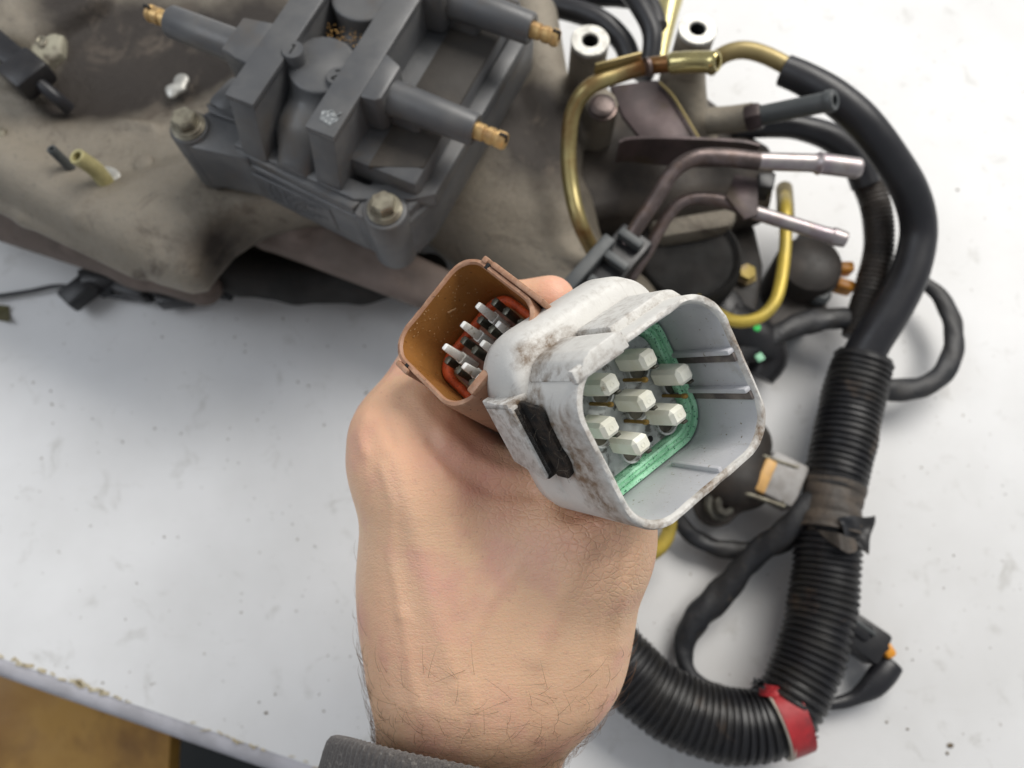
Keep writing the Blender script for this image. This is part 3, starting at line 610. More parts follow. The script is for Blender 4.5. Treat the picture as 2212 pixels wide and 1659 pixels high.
p = root('return_pipe', 'short curved yellow pipe lying on the bench right of the hand', 'pipe', P(1430, 1180, .02))
b = B(); tube(b, pts([(1340, 1205, .02), (1392, 1203, .02), (1428, 1180, .022), (1446, 1140, .024), (1440, 1090, .03), (1420, 1020, .03)]), .0037, 22); objw('bent_tube', b, 'zinc_bright', p)
p = root('steel_bracket', 'purplish dark steel bracket plate between the posts and silver pipes', 'bracket', P(1480, 300, .1))
b = B(); prism(b, [(q.x, q.y) for q in pts([(1318, 185, .098), (1420, 172, .098), (1452, 215, .098), (1505, 300, .098), (1560, 320, .098), (1480, 345, .098), (1410, 330, .098), (1345, 250, .098)])], .0955, .098, .0005); objw('plate', b, 'steel_dark', p)
b = B(); a0 = pts([(1338, 306, .112), (1352, 299, .112), (1400, 296, .112), (1500, 298, .112), (1600, 304, .112), (1642, 312, .112)]); Q, _, _ = resample(a0, .003)
rings = [[q + Vector((0, .0006, 0)), q + Vector((0, -.0008, 0)), q + Vector((0, -.0012 - .004 * math.sin(i / len(Q) * 3.1), -.016)), q + Vector((0, .0002 - .004 * math.sin(i / len(Q) * 3.1), -.016))] for i, q in enumerate(Q)]
loft(b, rings); objw('flange_strip', b, 'silver_old', p).data.materials[0] = M['steel_dark']
b = B(); lathe(b, P(1300, 236, .0965), (0, 0, 1), [(0, .0074), (.0012, .0074), (.0016, .0058), (.0022, .0056), (.0034, .0066), (.004, .006), (.0045, .0035)], 32); objw('stud_cap', b, 'bolt', p).data.materials[0] = M['silver_old']
b = B(); tube(b, pts([(1425, 178, .1), (1452, 205, .1), (1480, 250, .1), (1510, 300, .1)]), .0007, 8); objw('bright_rim', b, 'zinc_dull', p)

# ------------------------------------------------------------------ dark stub with hexagonal base, and hoses
p = root('hose_union', 'dark grey hose union with open end pointing right over the hose', 'hose union', P(1650, 250, .11))
b = B(); tube(b, pts([(1530, 262, .085), (1580, 258, .09), (1625, 252, .096)]), .0068, 28, .002); objw('boss', b, 'cast', p)
q0, q1 = P(1612, 258, .097), P(1648, 248, .101)
b = B(); lathe(b, q0, q1 - q0, [(0, .0064), (.001, .007), (.0065, .007), (.0075, .0062)], 6); objw('hexagon', b, 'steel_dark', p)
b = B(); tube(b, pts([(1640, 250, .1), (1700, 238, .108), (1778, 222, .119), (1786, 220, .120), (1798, 218, .122), (1803, 217, .1227)]), [.0048, .0048, .0047, .0053, .0052, .0046], 32, .0012, hollow1=.012, inner=.55); objw('nozzle', b, 'plastic_grey', p)
b = B(); tube(b, pts([(1688, 118, .096), (1694, 152, .097), (1740, 172, .098), (1800, 208, .098), (1862, 262, .094), (1922, 340, .084), (1968, 420, .07), (1984, 500, .058), (1965, 590, .05), (1925, 670, .043), (1880, 740, .036), (1850, 800, .03)][1:]),
    [.0078, .008, .0085, .0088, .0088, .009, .0092, .0098, .0102, .0105, .0110], 36, .003, hollow0=.004, inner=.7)
tag(obj('coolant_hose', b, 'rubber'), 'thick smooth black hose arching down the right side into the conduit', 'hose')
b = B(); tube(b, pts([(1580, 275, .072), (1670, 272, .07), (1730, 276, .068), (1800, 300, .064), (1848, 345, .058), (1870, 400, .052)]), [.006, .0062, .0066, .0075, .0078, .0076], 28)
tag(obj('bypass_hose', b, 'rubber'), 'dull black hose disappearing into the ribbed sleeve behind the thick hose', 'hose')
b = B(); tube(b, pts([(1852, 352, .05), (1880, 410, .048), (1896, 470, .045), (1898, 540, .04), (1882, 610, .034), (1862, 680, .028), (1850, 730, .025)]), .0082, 28, .0006, rib=(.0024, .09))
tag(obj('ribbed_sleeve', b, 'plastic_brownblack'), 'narrow ribbed grey-black sleeve running inside the bend of the hose', 'conduit')
def strap(name, label, cat, path, r, m='tape', flat=.62, wob=.10, group=None, seg=20, **k):
    b = B(); tube(b, pts(path), r, seg, .0025, flat=flat, wob=wob, **k); return tag(obj(name, b, m), label, cat, group)
strap('breather_hose', 'black hose loop curving behind the left machined post', 'hose', [(1150, 8, .07), (1215, 18, .072), (1290, 42, .074), (1345, 90, .072), (1366, 150, .068)], .0062, 'rubber', 1, .02)
strap('breather_hose', 'black hose passing vertically between the two machined posts', 'hose', [(1352, -25, .086), (1385, 20, .088), (1408, 70, .086), (1404, 130, .08), (1385, 175, .075)], .0052, 'rubber', 1, .02)
strap('breather_hose', 'black hose running down to the lower left of the left post', 'hose', [(1135, 70, .07), (1180, 135, .075), (1215, 178, .074), (1258, 225, .07)], .0056, 'rubber', 1, .03)
strap('breather_hose', 'dark hose crossing the top edge of the picture', 'hose', [(1190, -20, .066), (1260, -8, .066), (1340, -6, .068), (1400, 8, .07), (1422, 60, .07)], .0056, 'rubber', 1, .02)
b = B(); tube(b, pts([(1450, -10, .06), (1440, 40, .06), (1428, 100, .058), (1420, 150, .055)]), [.0075, .006, .005, .005], 24)
tag(obj('dipstick_tube', b, 'zinc_dull'), 'pale yellow tube standing behind the right machined post', 'pipe').data.materials[0] = mat('pale_zinc', (.62, .55, .27), (.5, .43, .2), 50, .3, .6)

# ------------------------------------------------------------------ round black housing and actuator
p = root('throttle_housing', 'large round black housing below the silver pipes', 'housing', P(1490, 560, 0))
q = P(1490, 552, .055)
b = B(); lathe(b, (q.x, q.y, .002), (0, 0, 1), [(0, .024), (.01, .028), (.048, .0285), (.053, .0275), (.055, .0255), (.052, .023), (.05, .012), (.05, .002)], 56); objw('drum', b, 'drum_black', p)
q = P(1600, 610, .03); b = B(); prism(b, [(v.x, v.y) for v in pts([(1560, 440, .04), (1640, 470, .04), (1660, 560, .04), (1640, 700, .04), (1560, 740, .04), (1430, 720, .04)])], .004, .034, .004); objw('side_lug', b, 'plastic_brownblack', p)
b = B(); lathe(b, P(1608, 598, .034), (0, 0, 1), [(0, .0062), (.003, .0062), (.0032, .0048), (.007, .0046)], 6); objw('bolt', b, 'bolt', p).data.materials[0] = mat('coppery_bolt', (.22, .16, .12), (.4, .3, .08), 90, .5, .4)
b = B(); lathe(b, P(1560, 668, .036), (0, 0, 1), [(0, .011), (.004, .011), (.005, .0095)], 30); objw('cap', b, 'plastic_black', p)
b = B(); prism(b, [(v.x, v.y) for v in pts([(1395, 400, .07), (1560, 380, .07), (1610, 420, .07), (1600, 470, .07), (1420, 500, .07)])], .03, .062, .006); objw('neck', b, 'cast', p)
p = root('idle_valve', 'grimy black valve body with amber connector right of the yellow pipe', 'valve', P(1750, 570, 0))
q = P(1752, 570, .04)
b = B(); lathe(b, (q.x, q.y, .004), (0, 0, 1), [(0, .017), (.03, .0185), (.037, .0165), (.04, .012), (.041, .003)], 48); objw('body', b, 'plastic_brownblack', p)
b = B(); prism(b, [(v.x, v.y) for v in pts([(1700, 590, .03), (1800, 620, .03), (1790, 680, .03), (1740, 700, .03), (1670, 740, .03), (1650, 700, .03)])], .004, .028, .004); objw('mounting_lug', b, 'plastic_brownblack', p)
b = B(); lathe(b, P(1768, 640, .03), (0, 0, 1), [(0, .006), (.004, .0058), (.006, .004)], 24); objw('screw', b, 'bolt', p).data.materials[0] = M['plastic_grey']
q = P(1822, 582, .03); b = B(); box(b, q, (.009, .006, .010), .0015); objw('amber_tab', b, 'orange', p)
q = P(1822, 620, .026); b = B(); box(b, q, (.010, .006, .010), .0015, R=Matrix.Rotation(-.3, 3, 'Z')); objw('amber_tab', b, 'orange', p)
b = B(); prism(b, [(v.x, v.y) for v in pts([(1740, 478, .04), (1790, 474, .04), (1812, 500, .04), (1790, 540, .04), (1730, 520, .04)])], .02, .036, .003); objw('cable_guide', b, 'plastic_black', p)
p = root('fitting', 'short dark hose fitting on the bench at the lower end of the round housing', 'fitting', P(1640, 750, 0))
b = B(); tube(b, pts([(1560, 690, .03), (1625, 730, .026), (1660, 770, .02), (1640, 815, .016)]), [.013, .013, .011, .008], 24); objw('elbow', b, 'plastic_black', p)
b = B(); lathe(b, P(1635, 708, .046), (0, 0, 1), [(0, .0021), (.0006, .0019)], 16); objw('paint_dot', b, 'green', p)
b = B(); box(b, P(1641, 772, .034), (.0045, .0045, .002), .0008, R=Matrix.Rotation(.5, 3, 'Z')); objw('paint_mark', b, 'seal_green', p)

# ------------------------------------------------------------------ black clip block holding the two silver pipes
p = root('pipe_clip', 'black notched plastic clip gripping the two silver pipes above the hand', 'clip', P(1310, 560, .1))
ax = (P(1380, 490, .1) - P(1250, 640, .1)); an = math.atan2(ax.y, ax.x); R = Matrix.Rotation(an, 3, 'Z')
b = B(); box(b, P(1268, 575, .108), (.034, .0062, .008), .0012, R=R); objw('side_bar', b, 'plastic_grey', p)
b = B(); box(b, P(1318, 580, .100), (.042, .017, .010), .0015, R=R); objw('base', b, 'plastic_black', p)
for u, v in ((1362, 518), (1330, 566), (1296, 620)):
    b = B(); box(b, P(u, v, .108), (.0042, .0125, .0055), .0008, R=R); objw('tooth', b, 'plastic_grey', p)
b = B(); tube(b, pts([(1330, 640, .06), (1345, 610, .06), (1352, 585, .058)]), .003, 16); objw('pipe_end', b, 'zinc_dull', p)

# ------------------------------------------------------------------ wiring harness
hp = root('wiring_harness', 'fat corrugated black conduit curving down the bench and under the wrist', 'wiring harness', P(1800, 1000, 0))
b = B(); tube(b, pts([(1868, 770, .034), (1856, 810, .032), (1838, 880, .03), (1822, 960, .03), (1806, 1030, .03), (1798, 1080, .03)]), [.0155, .016, .0162, .0160, .0158, .0142], 44, .0005, rib=(.0035, .085), wob=.012); lab(objw('conduit', b, 'conduit', hp), 'upper corrugated length')
b = B(); tube(b, pts([(1792, 1120, .03), (1788, 1180, .029), (1782, 1260, .028), (1768, 1350, .028), (1746, 1430, .028), (1716, 1500, .028), (1690, 1545, .027)]), [.0150, .0163, .0166, .0164, .0162, .0160, .0155], 44, .0005, rib=(.0034, .08), wob=.012); lab(objw('conduit', b, 'conduit', hp), 'middle corrugated length')
b = B(); tube(b, pts([(1700, 1545, .026), (1640, 1567, .026), (1560, 1565, .026), (1480, 1540, .026), (1400, 1490, .026), (1330, 1420, .027), (1270, 1340, .028), (1200, 1240, .03)]), [.0150, .0168, .0172, .0172, .017, .017, .017, .017], 44, .0005, rib=(.0034, .07), wob=.010); lab(objw('conduit', b, 'conduit', hp), 'lower corrugated length running under the wrist')
b = B(); tube(b, pts([(1806, 1040, .03), (1798, 1075, .03), (1792, 1110, .03), (1788, 1150, .03)]), [.0155, .0150, .0158, .0168], 44, .0009, wob=.035, rib=(.006, .03)); objw('tape_wrap', b, 'tape_dirty', hp)
def sheet(bm, fn, nu, nv, th=.0004):
    g = [[fn(i / nu, j / nv) for j in range(nv + 1)] for i in range(nu + 1)]
    vs = [[bm.verts.new(p) for p in r] for r in g]; ws = [[bm.verts.new(p - Vector((0, 0, th))) for p in r] for r in g]
    for i in range(nu):
        for j in range(nv):
            bm.faces.new((vs[i][j], vs[i + 1][j], vs[i + 1][j + 1], vs[i][j + 1])); bm.faces.new((ws[i][j], ws[i][j + 1], ws[i + 1][j + 1], ws[i + 1][j]))
    for i in range(nu):
        for j in (0, nv): bm.faces.new((vs[i][j], vs[i + 1][j], ws[i + 1][j], ws[i][j]))
    for j in range(nv):
        for i in (0, nu): bm.faces.new((vs[i][j], vs[i][j + 1], ws[i][j + 1], ws[i][j]))
c0, c1, c2, c3 = P(1808, 1120, .048), P(1893, 1112, .044), P(1872, 1196, .038), P(1832, 1172, .047)
def flap(u, v):
    a = c0.lerp(c1, u); d = c3.lerp(c2, u); q = a.lerp(d, v)
    return q + Vector((.0006 * math.sin(v * 7), .0006 * math.sin(u * 6 + v * 5), .0016 * math.sin(u * 5 + v * 4) + .0006 * math.sin(u * 9 - v * 8)))
b = B(); sheet(b, flap, 22, 22); objw('torn_tape_end', b, 'tape', hp)
b = B()
def fold(u, v):
    s = math.pi * (u * 1.0); q = P(1730, 1130, .03).lerp(P(1842, 1168, .03), u); return q + Vector((0, -.012 * math.sin(s) * (1 - v) - .004 * v, .0165 * math.sin(s) ** .6 + .0035 + .0008 * math.sin(u * 20)))
sheet(b, fold, 26, 8); objw('tape_fold', b, 'tape_dirty', hp)
Q = pts([(1748, 1545, .027), (1702, 1545, .027), (1660, 1556, .027)])
b = B(); tube(b, [P(1724, 1540, .0268), P(1700, 1548, .0266), P(1672, 1558, .0265)], [.0172, .0176, .0178], 48, .001, wob=.008); rt = objw('red_tape', b, 'red', hp)
b = B(); tube(b, [P(1676, 1558, .0265), P(1668, 1561, .0265)], [.0177, .0174], 40, .0007, wob=.035); o = obj('tape_backing', b, 'red_back', rt)
d0 = P(1655, 1478, .040)
b = B(); sheet(b, lambda u, v: P(1640 + 62 * u, 1476 + 26 * v + 10 * u, .036 + .004 * math.sin(u * 3)) + Vector((0, 0, .0008 * math.sin(u * 15 + v * 6))), 14, 6); obj('tape_tail', b, 'red', rt)
b = B()     # frayed split edges of the conduit
for i in range(60):
    t = random.random(); q = P(1640 + random.uniform(-16, 10), 1476 + random.uniform(-8, 14), .04) if t < .4 else P(1752 + random.uniform(-10, 12), 1568 + random.uniform(-14, 30), .028)
    box(b, q, (random.uniform(.001, .003), .0007, .0008), 0, R=Matrix.Rotation(random.uniform(0, 3), 3, 'Z'))
objw('frayed_edge', b, 'conduit', hp, kind='stuff')
# taped cables
strap('taped_cable', 'flat taped black cable from the round housing to the hose end', 'cable', [(1590, 770, .03), (1640, 742, .032), (1700, 712, .032), (1760, 692, .03), (1820, 688, .028), (1880, 700, .026)], [.0052, .0056, .0062, .0068, .0064, .006])
strap('taped_cable', 'taped cable looping out right of the hose and back to the conduit', 'cable', [(1940, 600, .02), (1985, 605, .02), (2030, 640, .02), (2058, 700, .02), (2056, 770, .02), (2020, 822, .02), (1960, 842, .02), (1900, 838, .02), (1860, 830, .02)], [.004, .0042, .0048, .0056, .0056, .0058, .0062, .0064, .006])
strap('taped_cable', 'taped cable branching off the conduit and snaking toward the lower bend', 'cable', [(1800, 1050, .03), (1760, 1085, .034), (1700, 1145, .03), (1630, 1200, .022), (1560, 1280, .014), (1502, 1340, .011), (1478, 1395, .010), (1482, 1440, .010), (1510, 1480, .010), (1560, 1500, .012), (1600, 1530, .014)], [.0055, .0066, .0066, .0058, .0070, .0072, .0048, .0040, .0046, .0042, .004], 'tape', .7, .12)
strap('taped_cable', 'thin taped cable sagging under the grey connector to join the conduit branch', 'cable', [(1440, 1080, .02), (1462, 1118, .016), (1500, 1160, .012), (1560, 1186, .010), (1630, 1188, .012), (1700, 1165, .016), (1760, 1118, .02), (1790, 1080, .024)], [.0034, .0038, .0042, .0050, .0046, .0062, .0066, .005], 'tape', .7, .14)
# grey clip connector with tan seal, at the right of the big grey connector
p = root('clip_connector', 'black solenoid with a grey wire-clip connector and tan lock beside the conduit', 'connector', P(1620, 1040, 0))
ax = P(1720, 1060, .03) - P(1600, 1000, .03); R = Matrix.Rotation(math.atan2(ax.y, ax.x), 3, 'Z')
b = B(); box(b, P(1683, 1040, .026), (.020, .024, .016), .002, R=R); objw('shell', b, 'grey_clip', p)
b = B(); box(b, P(1646, 1032, .0285), (.0062, .0185, .013), .0012, R=R); objw('lock', b, 'tan', p)
b = B(); tube(b, [P(1620, 975, .034), P(1715, 1008, .034), P(1716, 1012, .033), P(1690, 1085, .033)], .0009, 8, .001); tube(b, [P(1600, 1062, .034), P(1695, 1094, .033)], .001, 8, .001); objw('wire_clip', b, 'bolt', p)
s = SDF(tuple(P(1560, 1060, .0) - Vector((.05, .05, .002))), tuple(P(1560, 1060, 0) + Vector((.05, .06, .05))), .0009)
s.u(s.cone(P(1600, 960, .022), P(1590, 1040, .022), .016, .015)); s.u(s.cone(P(1590, 1040, .02), P(1620, 1050, .02), .012, .011), .006); s.u(s.cone(P(1500, 960, .02), P(1560, 1040, .02), .016, .012), .01)
s.u(s.cyl(P(1545, 1090, .022), P(1545, 1090, .002), .0115), .004)
objw('solenoid', s.mesh('sol'), 'plastic_brownblack', p, ang=180)
b = B(); lathe(b, P(1552, 1090, .022), (.35, -.2, 1), [(0, .0085), (.003, .0083), (.0034, .0060), (.006, .0058), (.0068, .0050), (.0066, .0022), (.004, .002)], 28); objw('screw_head', b, 'bolt', p).data.materials[0] = mat('grimy_screw', (.11, .105, .085), (.06, .055, .045), 200, .5, .4)
# black plug at the right of the conduit
p = root('plug_connector', 'small black plug with orange seal beside the conduit at lower right', 'plug', P(1870, 1380, 0))
R = Matrix.Rotation(-.62, 3, 'Z')
b = B(); box(b, P(1858, 1378, .014), (.022, .017, .016), .0022, R=R); box(b, P(1838, 1352, .016), (.016, .009, .016), .002, R=R); objw('shell', b, 'plastic_black', p)
b = B(); box(b, P(1890, 1385, .014), (.012, .006, .010), .0015, R=Matrix.Rotation(-1.0, 3, 'Z')); objw('latch', b, 'plastic_black', p)
b = B(); box(b, P(1914, 1404, .014), (.006, .008, .008), .002, R=Matrix.Rotation(.5, 3, 'Z')); objw('seal', b, 'orange', p)
b = B(); box(b, P(1852, 1345, .023), (.020, .0022, .003), .0008, R=R); objw('rib', b, 'plastic_grey', p)
b = B(); tube(b, pts([(1926, 1432, .012), (1905, 1460, .012), (1880, 1485, .011), (1845, 1508, .009), (1800, 1520, .009), (1760, 1520, .01)]), [.0058, .0066, .0060, .0036, .0030, .0030], 22, flat=.8, wob=.05, hollow0=.006)
tag(obj('split_sleeve', b, 'rubber'), 'short smooth black sleeve with cut end below the small plug', 'sleeve')
# left side: thin lead, dark bundle and scrap of yellow wire on the bench
strap('loose_lead', 'thin dark lead running from the left edge into the tangled bundle', 'lead', [(-20, 642, .004), (60, 630, .004), (130, 618, .005), (200, 632, .006), (320, 648, .006), (440, 642, .006)], .0014, 'rubber', 1, .02)
p = root('lead_bundle', 'tangled dark blue-black leads and plugs under the near side of the manifold', 'cable bundle', P(260, 610, 0))
for i in range(11):
    y = random.uniform(-18, 24); b = B(); tube(b, pts([(130 + i * 9, 632 + y * .4, .006), (210 + i * 6, 600 + y, .009), (300, 606 + y * 1.2, .012), (410 + i * 4, 622 + y * .7, .010), (500, 640, .009)]), random.uniform(.0016, .0032), 12, .004); objw('lead', b, 'tape', p)
for u, v, a in ((215, 600, .3), (290, 622, -.3), (380, 640, .1), (175, 630, .8)):
    b = B(); box(b, P(u, v, .012), (.020, .012, .012), .002, R=Matrix.Rotation(a, 3, 'Z')); objw('plug', b, 'plastic_black', p)
b = B(); sheet(b, lambda u, v: P(-22 + 42 * u, 655 + 34 * v + 6 * u, .003 + .002 * math.sin(v * 4 + u * 3)), 8, 8)
tag(obj('dry_leaf', b, 'zinc_dull'), 'small curled olive scrap at the left edge of the bench', 'scrap').data.materials[0] = mat('olive_scrap', (.16, .15, .07), (.09, .08, .04), 120, .8)

# ------------------------------------------------------------------ the two big connectors
def rr(w, h, r, n=14, e=4):
    """rounded rectangle, counter-clockwise, with extra points on the straight sides"""
    out = []; cs = [(w / 2 - r, h / 2 - r, 0), (-w / 2 + r, h / 2 - r, 90), (-w / 2 + r, -h / 2 + r, 180), (w / 2 - r, -h / 2 + r, 270)]
    for k, (x, y, a) in enumerate(cs):
        arc = [(x + r * math.cos(math.radians(a + 90 * i / n)), y + r * math.sin(math.radians(a + 90 * i / n))) for i in range(n + 1)]
        out += arc; nx, ny, na = cs[(k + 1) % 4]; s0 = arc[-1]; s1 = (nx + r * math.cos(math.radians(na)), ny + r * math.sin(math.radians(na)))
        out += [(s0[0] + (s1[0] - s0[0]) * j / (e + 1), s0[1] + (s1[1] - s0[1]) * j / (e + 1)) for j in range(1, e + 1)]
    return out
def ringz(w, h, r, z, dx=0, dy=0, jit=0, seed=0):
    g = random.Random(seed); P2 = rr(w, h, r, 14, 14); off = [g.uniform(-1, 1) for _ in P2]
    off = [(off[i - 1] + off[i] * 2 + off[(i + 1) % len(off)]) / 4 for i in range(len(off))]
    return [Vector(((x + dx), (y + dy), z + off[i] * jit)) for i, (x, y) in enumerate(P2)]
def axes(q, o):
    m = Matrix([[q[r][c] for c in range(3)] for r in range(3)]).to_4x4()
    x = Vector((q[0][0], q[1][0], q[2][0])).normalized(); y = Vector((q[0][1], q[1][1], q[2][1])); z = x.cross(y).normalized(); y = z.cross(x)
    return Matrix.Translation(o) @ Matrix((x, y, z)).transposed().to_4x4()
GQ = axes([[0.761, -0.4517, 0.4658], [0.608, 0.747, -0.2689], [-0.2265, 0.4878, 0.843]], (.0391, .0500, .2462))
BQ = axes([[0.6307, -0.6046, -0.4865], [0.7176, 0.693, 0.0692], [0.2953, -0.3928, 0.8709]], (-.0134, .0779, .2277))
gc = root('grey_connector', 'large dirty light grey multi-pin connector with green seal held in the hand', 'connector', mw=GQ)
Wg, Hg = 46, 40.9
b = B()
loft(b, [ringz(Wg + 2, Hg + 2, 9, -38), ringz(Wg + 3.4, Hg + 3.4, 10.5, -36), ringz(Wg + 3.6, Hg + 3.6, 11, -20), ringz(Wg + 3.8, Hg + 3.8, 11.3, -6), ringz(Wg + 3.9, Hg + 3.9, 11.5, -1.0, jit=.15, seed=1),
         ringz(Wg + 3.2, Hg + 3.2, 11.3, -.15, jit=.25, seed=2), ringz(Wg + 1.6, Hg + 1.6, 10.9, .05, jit=.2, seed=3), ringz(Wg + .5, Hg + .5, 10.6, -.3, jit=.25, seed=4), ringz(Wg, Hg, 10.4, -1.2, jit=.2, seed=5)], MM, cap1=False)
obj('hood', b, 'grey_plastic', gc, ang=50)
b = B(); loft(b, [ringz(Wg, Hg, 10.4, -1.2, jit=.2, seed=5), ringz(Wg - .2, Hg - .2, 10.2, -12), ringz(Wg - .6, Hg - .6, 10, -25.5)], MM, cap0=False, cap1=True)
obj('hood_lining', b, 'grey_inside', gc, ang=60)
b = B()      # bulged collar behind the hood
loft(b, [ringz(46, 48, 10, -40, 0, 4), ringz(50, 52, 12, -38.4, 0, 4.2), ringz(50.8, 53.4, 12.4, -34, 0, 4.6), ringz(50.4, 53.0, 12.2, -27, 0, 4.5), ringz(49.4, 51.6, 11.8, -23.4, 0, 4.2), ringz(48.2, 49.6, 11, -21.9, 0, 3.0), ringz(Wg + 3.0, Hg + 3.0, 10.5, -21.7, 0, 0)], MM, cap1=False)
obj('collar', b, 'grey_plastic', gc, ang=60)
b = B()      # raised panel and notch on the upper side of the hood
prism(b, [(-21, 20), (-17.5, 23.6), (-15, 24.6), (-7.2, 24.8), (-5.6, 24.2), (-5, 20)], -21.5, 1.0, .5, MM); obj('raised_pad', b, 'grey_plastic', gc)
b = B(); prism(b, [(-3.6, 20), (-3, 24.6), (15, 24.8), (18.5, 23.4), (21, 20)], -21.5, -6.5, 1.0, MM); obj('raised_pad', b, 'grey_plastic', gc)
b = B(); box(b, (-4.3, 22.6, -12), (1.6, 1.0, 20), .3, MM); obj('slot_shadow_rib', b, 'chip', gc).data.materials[0] = mat('grime', (.07, .05, .035), (.14, .10, .07), 300, .9)  # dark brown rib painting the shade inside the slot between the pads
b = B(); box(b, (-14, 21.2, -.4), (15, 3.4, 2.2), .6, MM, seg=2); obj('lip', b, 'grey_plastic', gc)
b = B()      # side latch plate
pl = [(-34.5, 19.5), (-20.5, 17.5), (-20.5, -2.5), (-22.5, -3.4), (-34.5, 1)]
X = MM @ Matrix(((0, 0, 1, -29.0), (0, 1, 0, 0), (1, 0, 0, 0), (0, 0, 0, 1)))
prism(b, pl, 0, 2.3, .5, X); box(b, (-26.0, 17.6, -28), (6, 2, 13), .5, MM); obj('latch_plate', b, 'grey_plastic', gc)
b = B(); pj = [(-21.6, -4.4 + i * 2.3) for i in range(10)] + [(-21.6 + i * 2.2, 17.6 - i * .5) for i in range(4)] + [(-13.2, 15.5 - i * 2.3) for i in range(8)] + [(-14.5 - i * 2.2, -2.8 - i * .6) for i in range(3)]
pj = [(x + random.uniform(-.7, .7), y + random.uniform(-.7, .7)) for x, y in pj]
prism(b, pj, 0, 1.1, .2, MM @ Matrix(((0, 0, 1, -26.0), (0, 1, 0, 0), (1, 0, 0, 0), (0, 0, 0, 1)))); box(b, (-26.9, 7, -21.2), (3.4, 20, 1.4), .3, MM); obj('latch_gap_shade', b, 'hole', gc).data.materials[0] = mat('dark_gap_shade', (.006, .005, .004), (.035, .024, .016), 300, .8, 0, .8, 900, .001)  # raised dark patch painting the shaded gap beside the latch
b = B()
for i in range(20):
    y = random.uniform(-3, 15); z = random.uniform(-22, -12); q = Vector((-25.5, y, z)); pth = [q + Vector((random.uniform(-2.5, 0), random.uniform(-3.4, 3.4), random.uniform(-3, 3))) * k for k in (0, .5, 1)]
    tube(b, [v * .001 for v in pth], .00004, 4, .001)
obj('lint', b, 'chip', gc, kind='stuff').data.materials[0] = mat('lint', (.16, .13, .10), None, 50, .9)
for dy in (3.5, -7.5):      # inner keying ribs on the far wall
    b = B(); box(b, (Wg / 2 - .7, dy, -13), (2.6, 1.5, 24.5), .5, MM); obj('key_rib', b, 'grey_inside', gc)
    b = B(); box(b, (Wg / 2 - .35, dy - 1.9, -13), (.9, 2.4, 24.3), .2, MM); obj('key_shade_strip', b, 'hole', gc).data.materials[0] = mat('groove_shade', (.10, .085, .08), (.2, .17, .15), 200, .8)  # dark strips painting the shadows in the recesses beside the ribs
b = B(); box(b, (4.5, -Hg / 2 + .5, -10), (1.3, 1.7, 18), .4, MM); obj('key_rib', b, 'grey_inside', gc)
b = B()      # seal ring with a groove
loft(b, [ringz(Wg - 1.2, Hg - 1.2, 9.6, -25.4), ringz(Wg - 1.4, Hg - 1.4, 9.6, -22.4), ringz(Wg - 2.2, Hg - 2.2, 9.4, -21.8), ringz(Wg - 3.8, Hg - 3.8, 8.8, -21.9), ringz(Wg - 4.6, Hg - 4.6, 8.4, -22.8), ringz(Wg - 5.4, Hg - 5.4, 8.2, -22.0),
         ringz(Wg - 6.6, Hg - 6.6, 7.8, -21.8), ringz(Wg - 7.4, Hg - 7.4, 7.6, -22.5), ringz(Wg - 8.2, Hg - 8.2, 7.4, -21.9), ringz(Wg - 9.6, Hg - 9.6, 7.0, -22.1), ringz(Wg - 10.3, Hg - 10.3, 6.8, -25.4)], MM, cap0=False, cap1=False)
obj('seal', b, 'seal_green', gc, ang=60)
b = B(); prism(b, [(v.x, v.y) for v in ringz(Wg - 11.5, Hg - 11.5, 6, 0)], -25.4, -23.8, .4, MM)
core = obj('terminal_core', b, 'core', gc)
def socket_ring(x, y, r):
    b = B(); lathe(b, (x, y, -23.9), (0, 0, 1), [(0, r), (1.5, r), (1.5, r - .5), (.1, r - .6)], 26, T=MM); obj('socket', b, 'core', core)
    b = B(); lathe(b, (x, y, -23.75), (0, 0, 1), [(0, r - .55), (.05, r - .6)], 22, T=MM); obj('socket_bottom', b, 'pin', core)
def prong(x, y, z1, r=3.25, lean=0):
    b = B(); box(b, (x, y, (z1 - 24) / 2), (r * 1.72, r * 1.52, z1 + 24), r * .3, MM, seg=1, taper=.93)
    lathe(b, (x + lean * (z1 + 24), y, z1 + .02), (0, 0, 1), [(-.3, .7), (.05, .7), (.06, .5), (-.15, .45)], 14, T=MM); o = obj('prong', b, 'ivory', gc, ang=25)
tips = [(-5.3, 10.2), (7.6, 10.2), (-11.2, 1.2), (1.9, 1.2), (15.2, .6), (-5.2, -7.4), (8.7, -7.2)]
tips = [(-5.6, 10.4), (7.6, 10.0), (15.6, .9), (1.9, 1.2), (-11.2, 1.4), (8.5, -7.0), (-5.2, -7.2)]
for x, y in tips: prong(x, y, -12.4)
prong(-1.5, 17.0, -15, 1.9)
for x, y in tips:
    socket_ring(x + 2.4, y - 4.0, 3.6)
    b = B(); box(b, (x + 1.6, y - 3.1, -18.5), (1.5, .7, 10), .15, MM); obj('contact', b, 'pin', gc)
for x, y in ((-9, 6.5), (3.2, 6.4), (12.2, -3.8), (-2, -3.0)):
    b = B(); lathe(b, (x + 2, y - 1, -24), (0, 0, 1), [(0, .5), (8.2, .5), (8.4, .72), (9.6, .72), (10, .4)], 12, T=MM); obj('contact', b, 'brass_pin', gc)
for x, y in ((13.5, -9.5), (4.5, -12.5), (-11.5, -8.5), (14.5, 8), (-1.2, 5.2), (6.8, -1.6)):
    b = B(); lathe(b, (x, y, -23.75), (0, 0, 1), [(0, .9), (.1, .9)], 16, T=MM); obj('vent_hole', b, 'hole', core)
b = B(); loft(b, [ringz(30, 30, 8, -66), ringz(40, 38, 9, -52), ringz(42, 42, 10, -39)], MM); obj('rear_boot', b, 'rubber', gc)

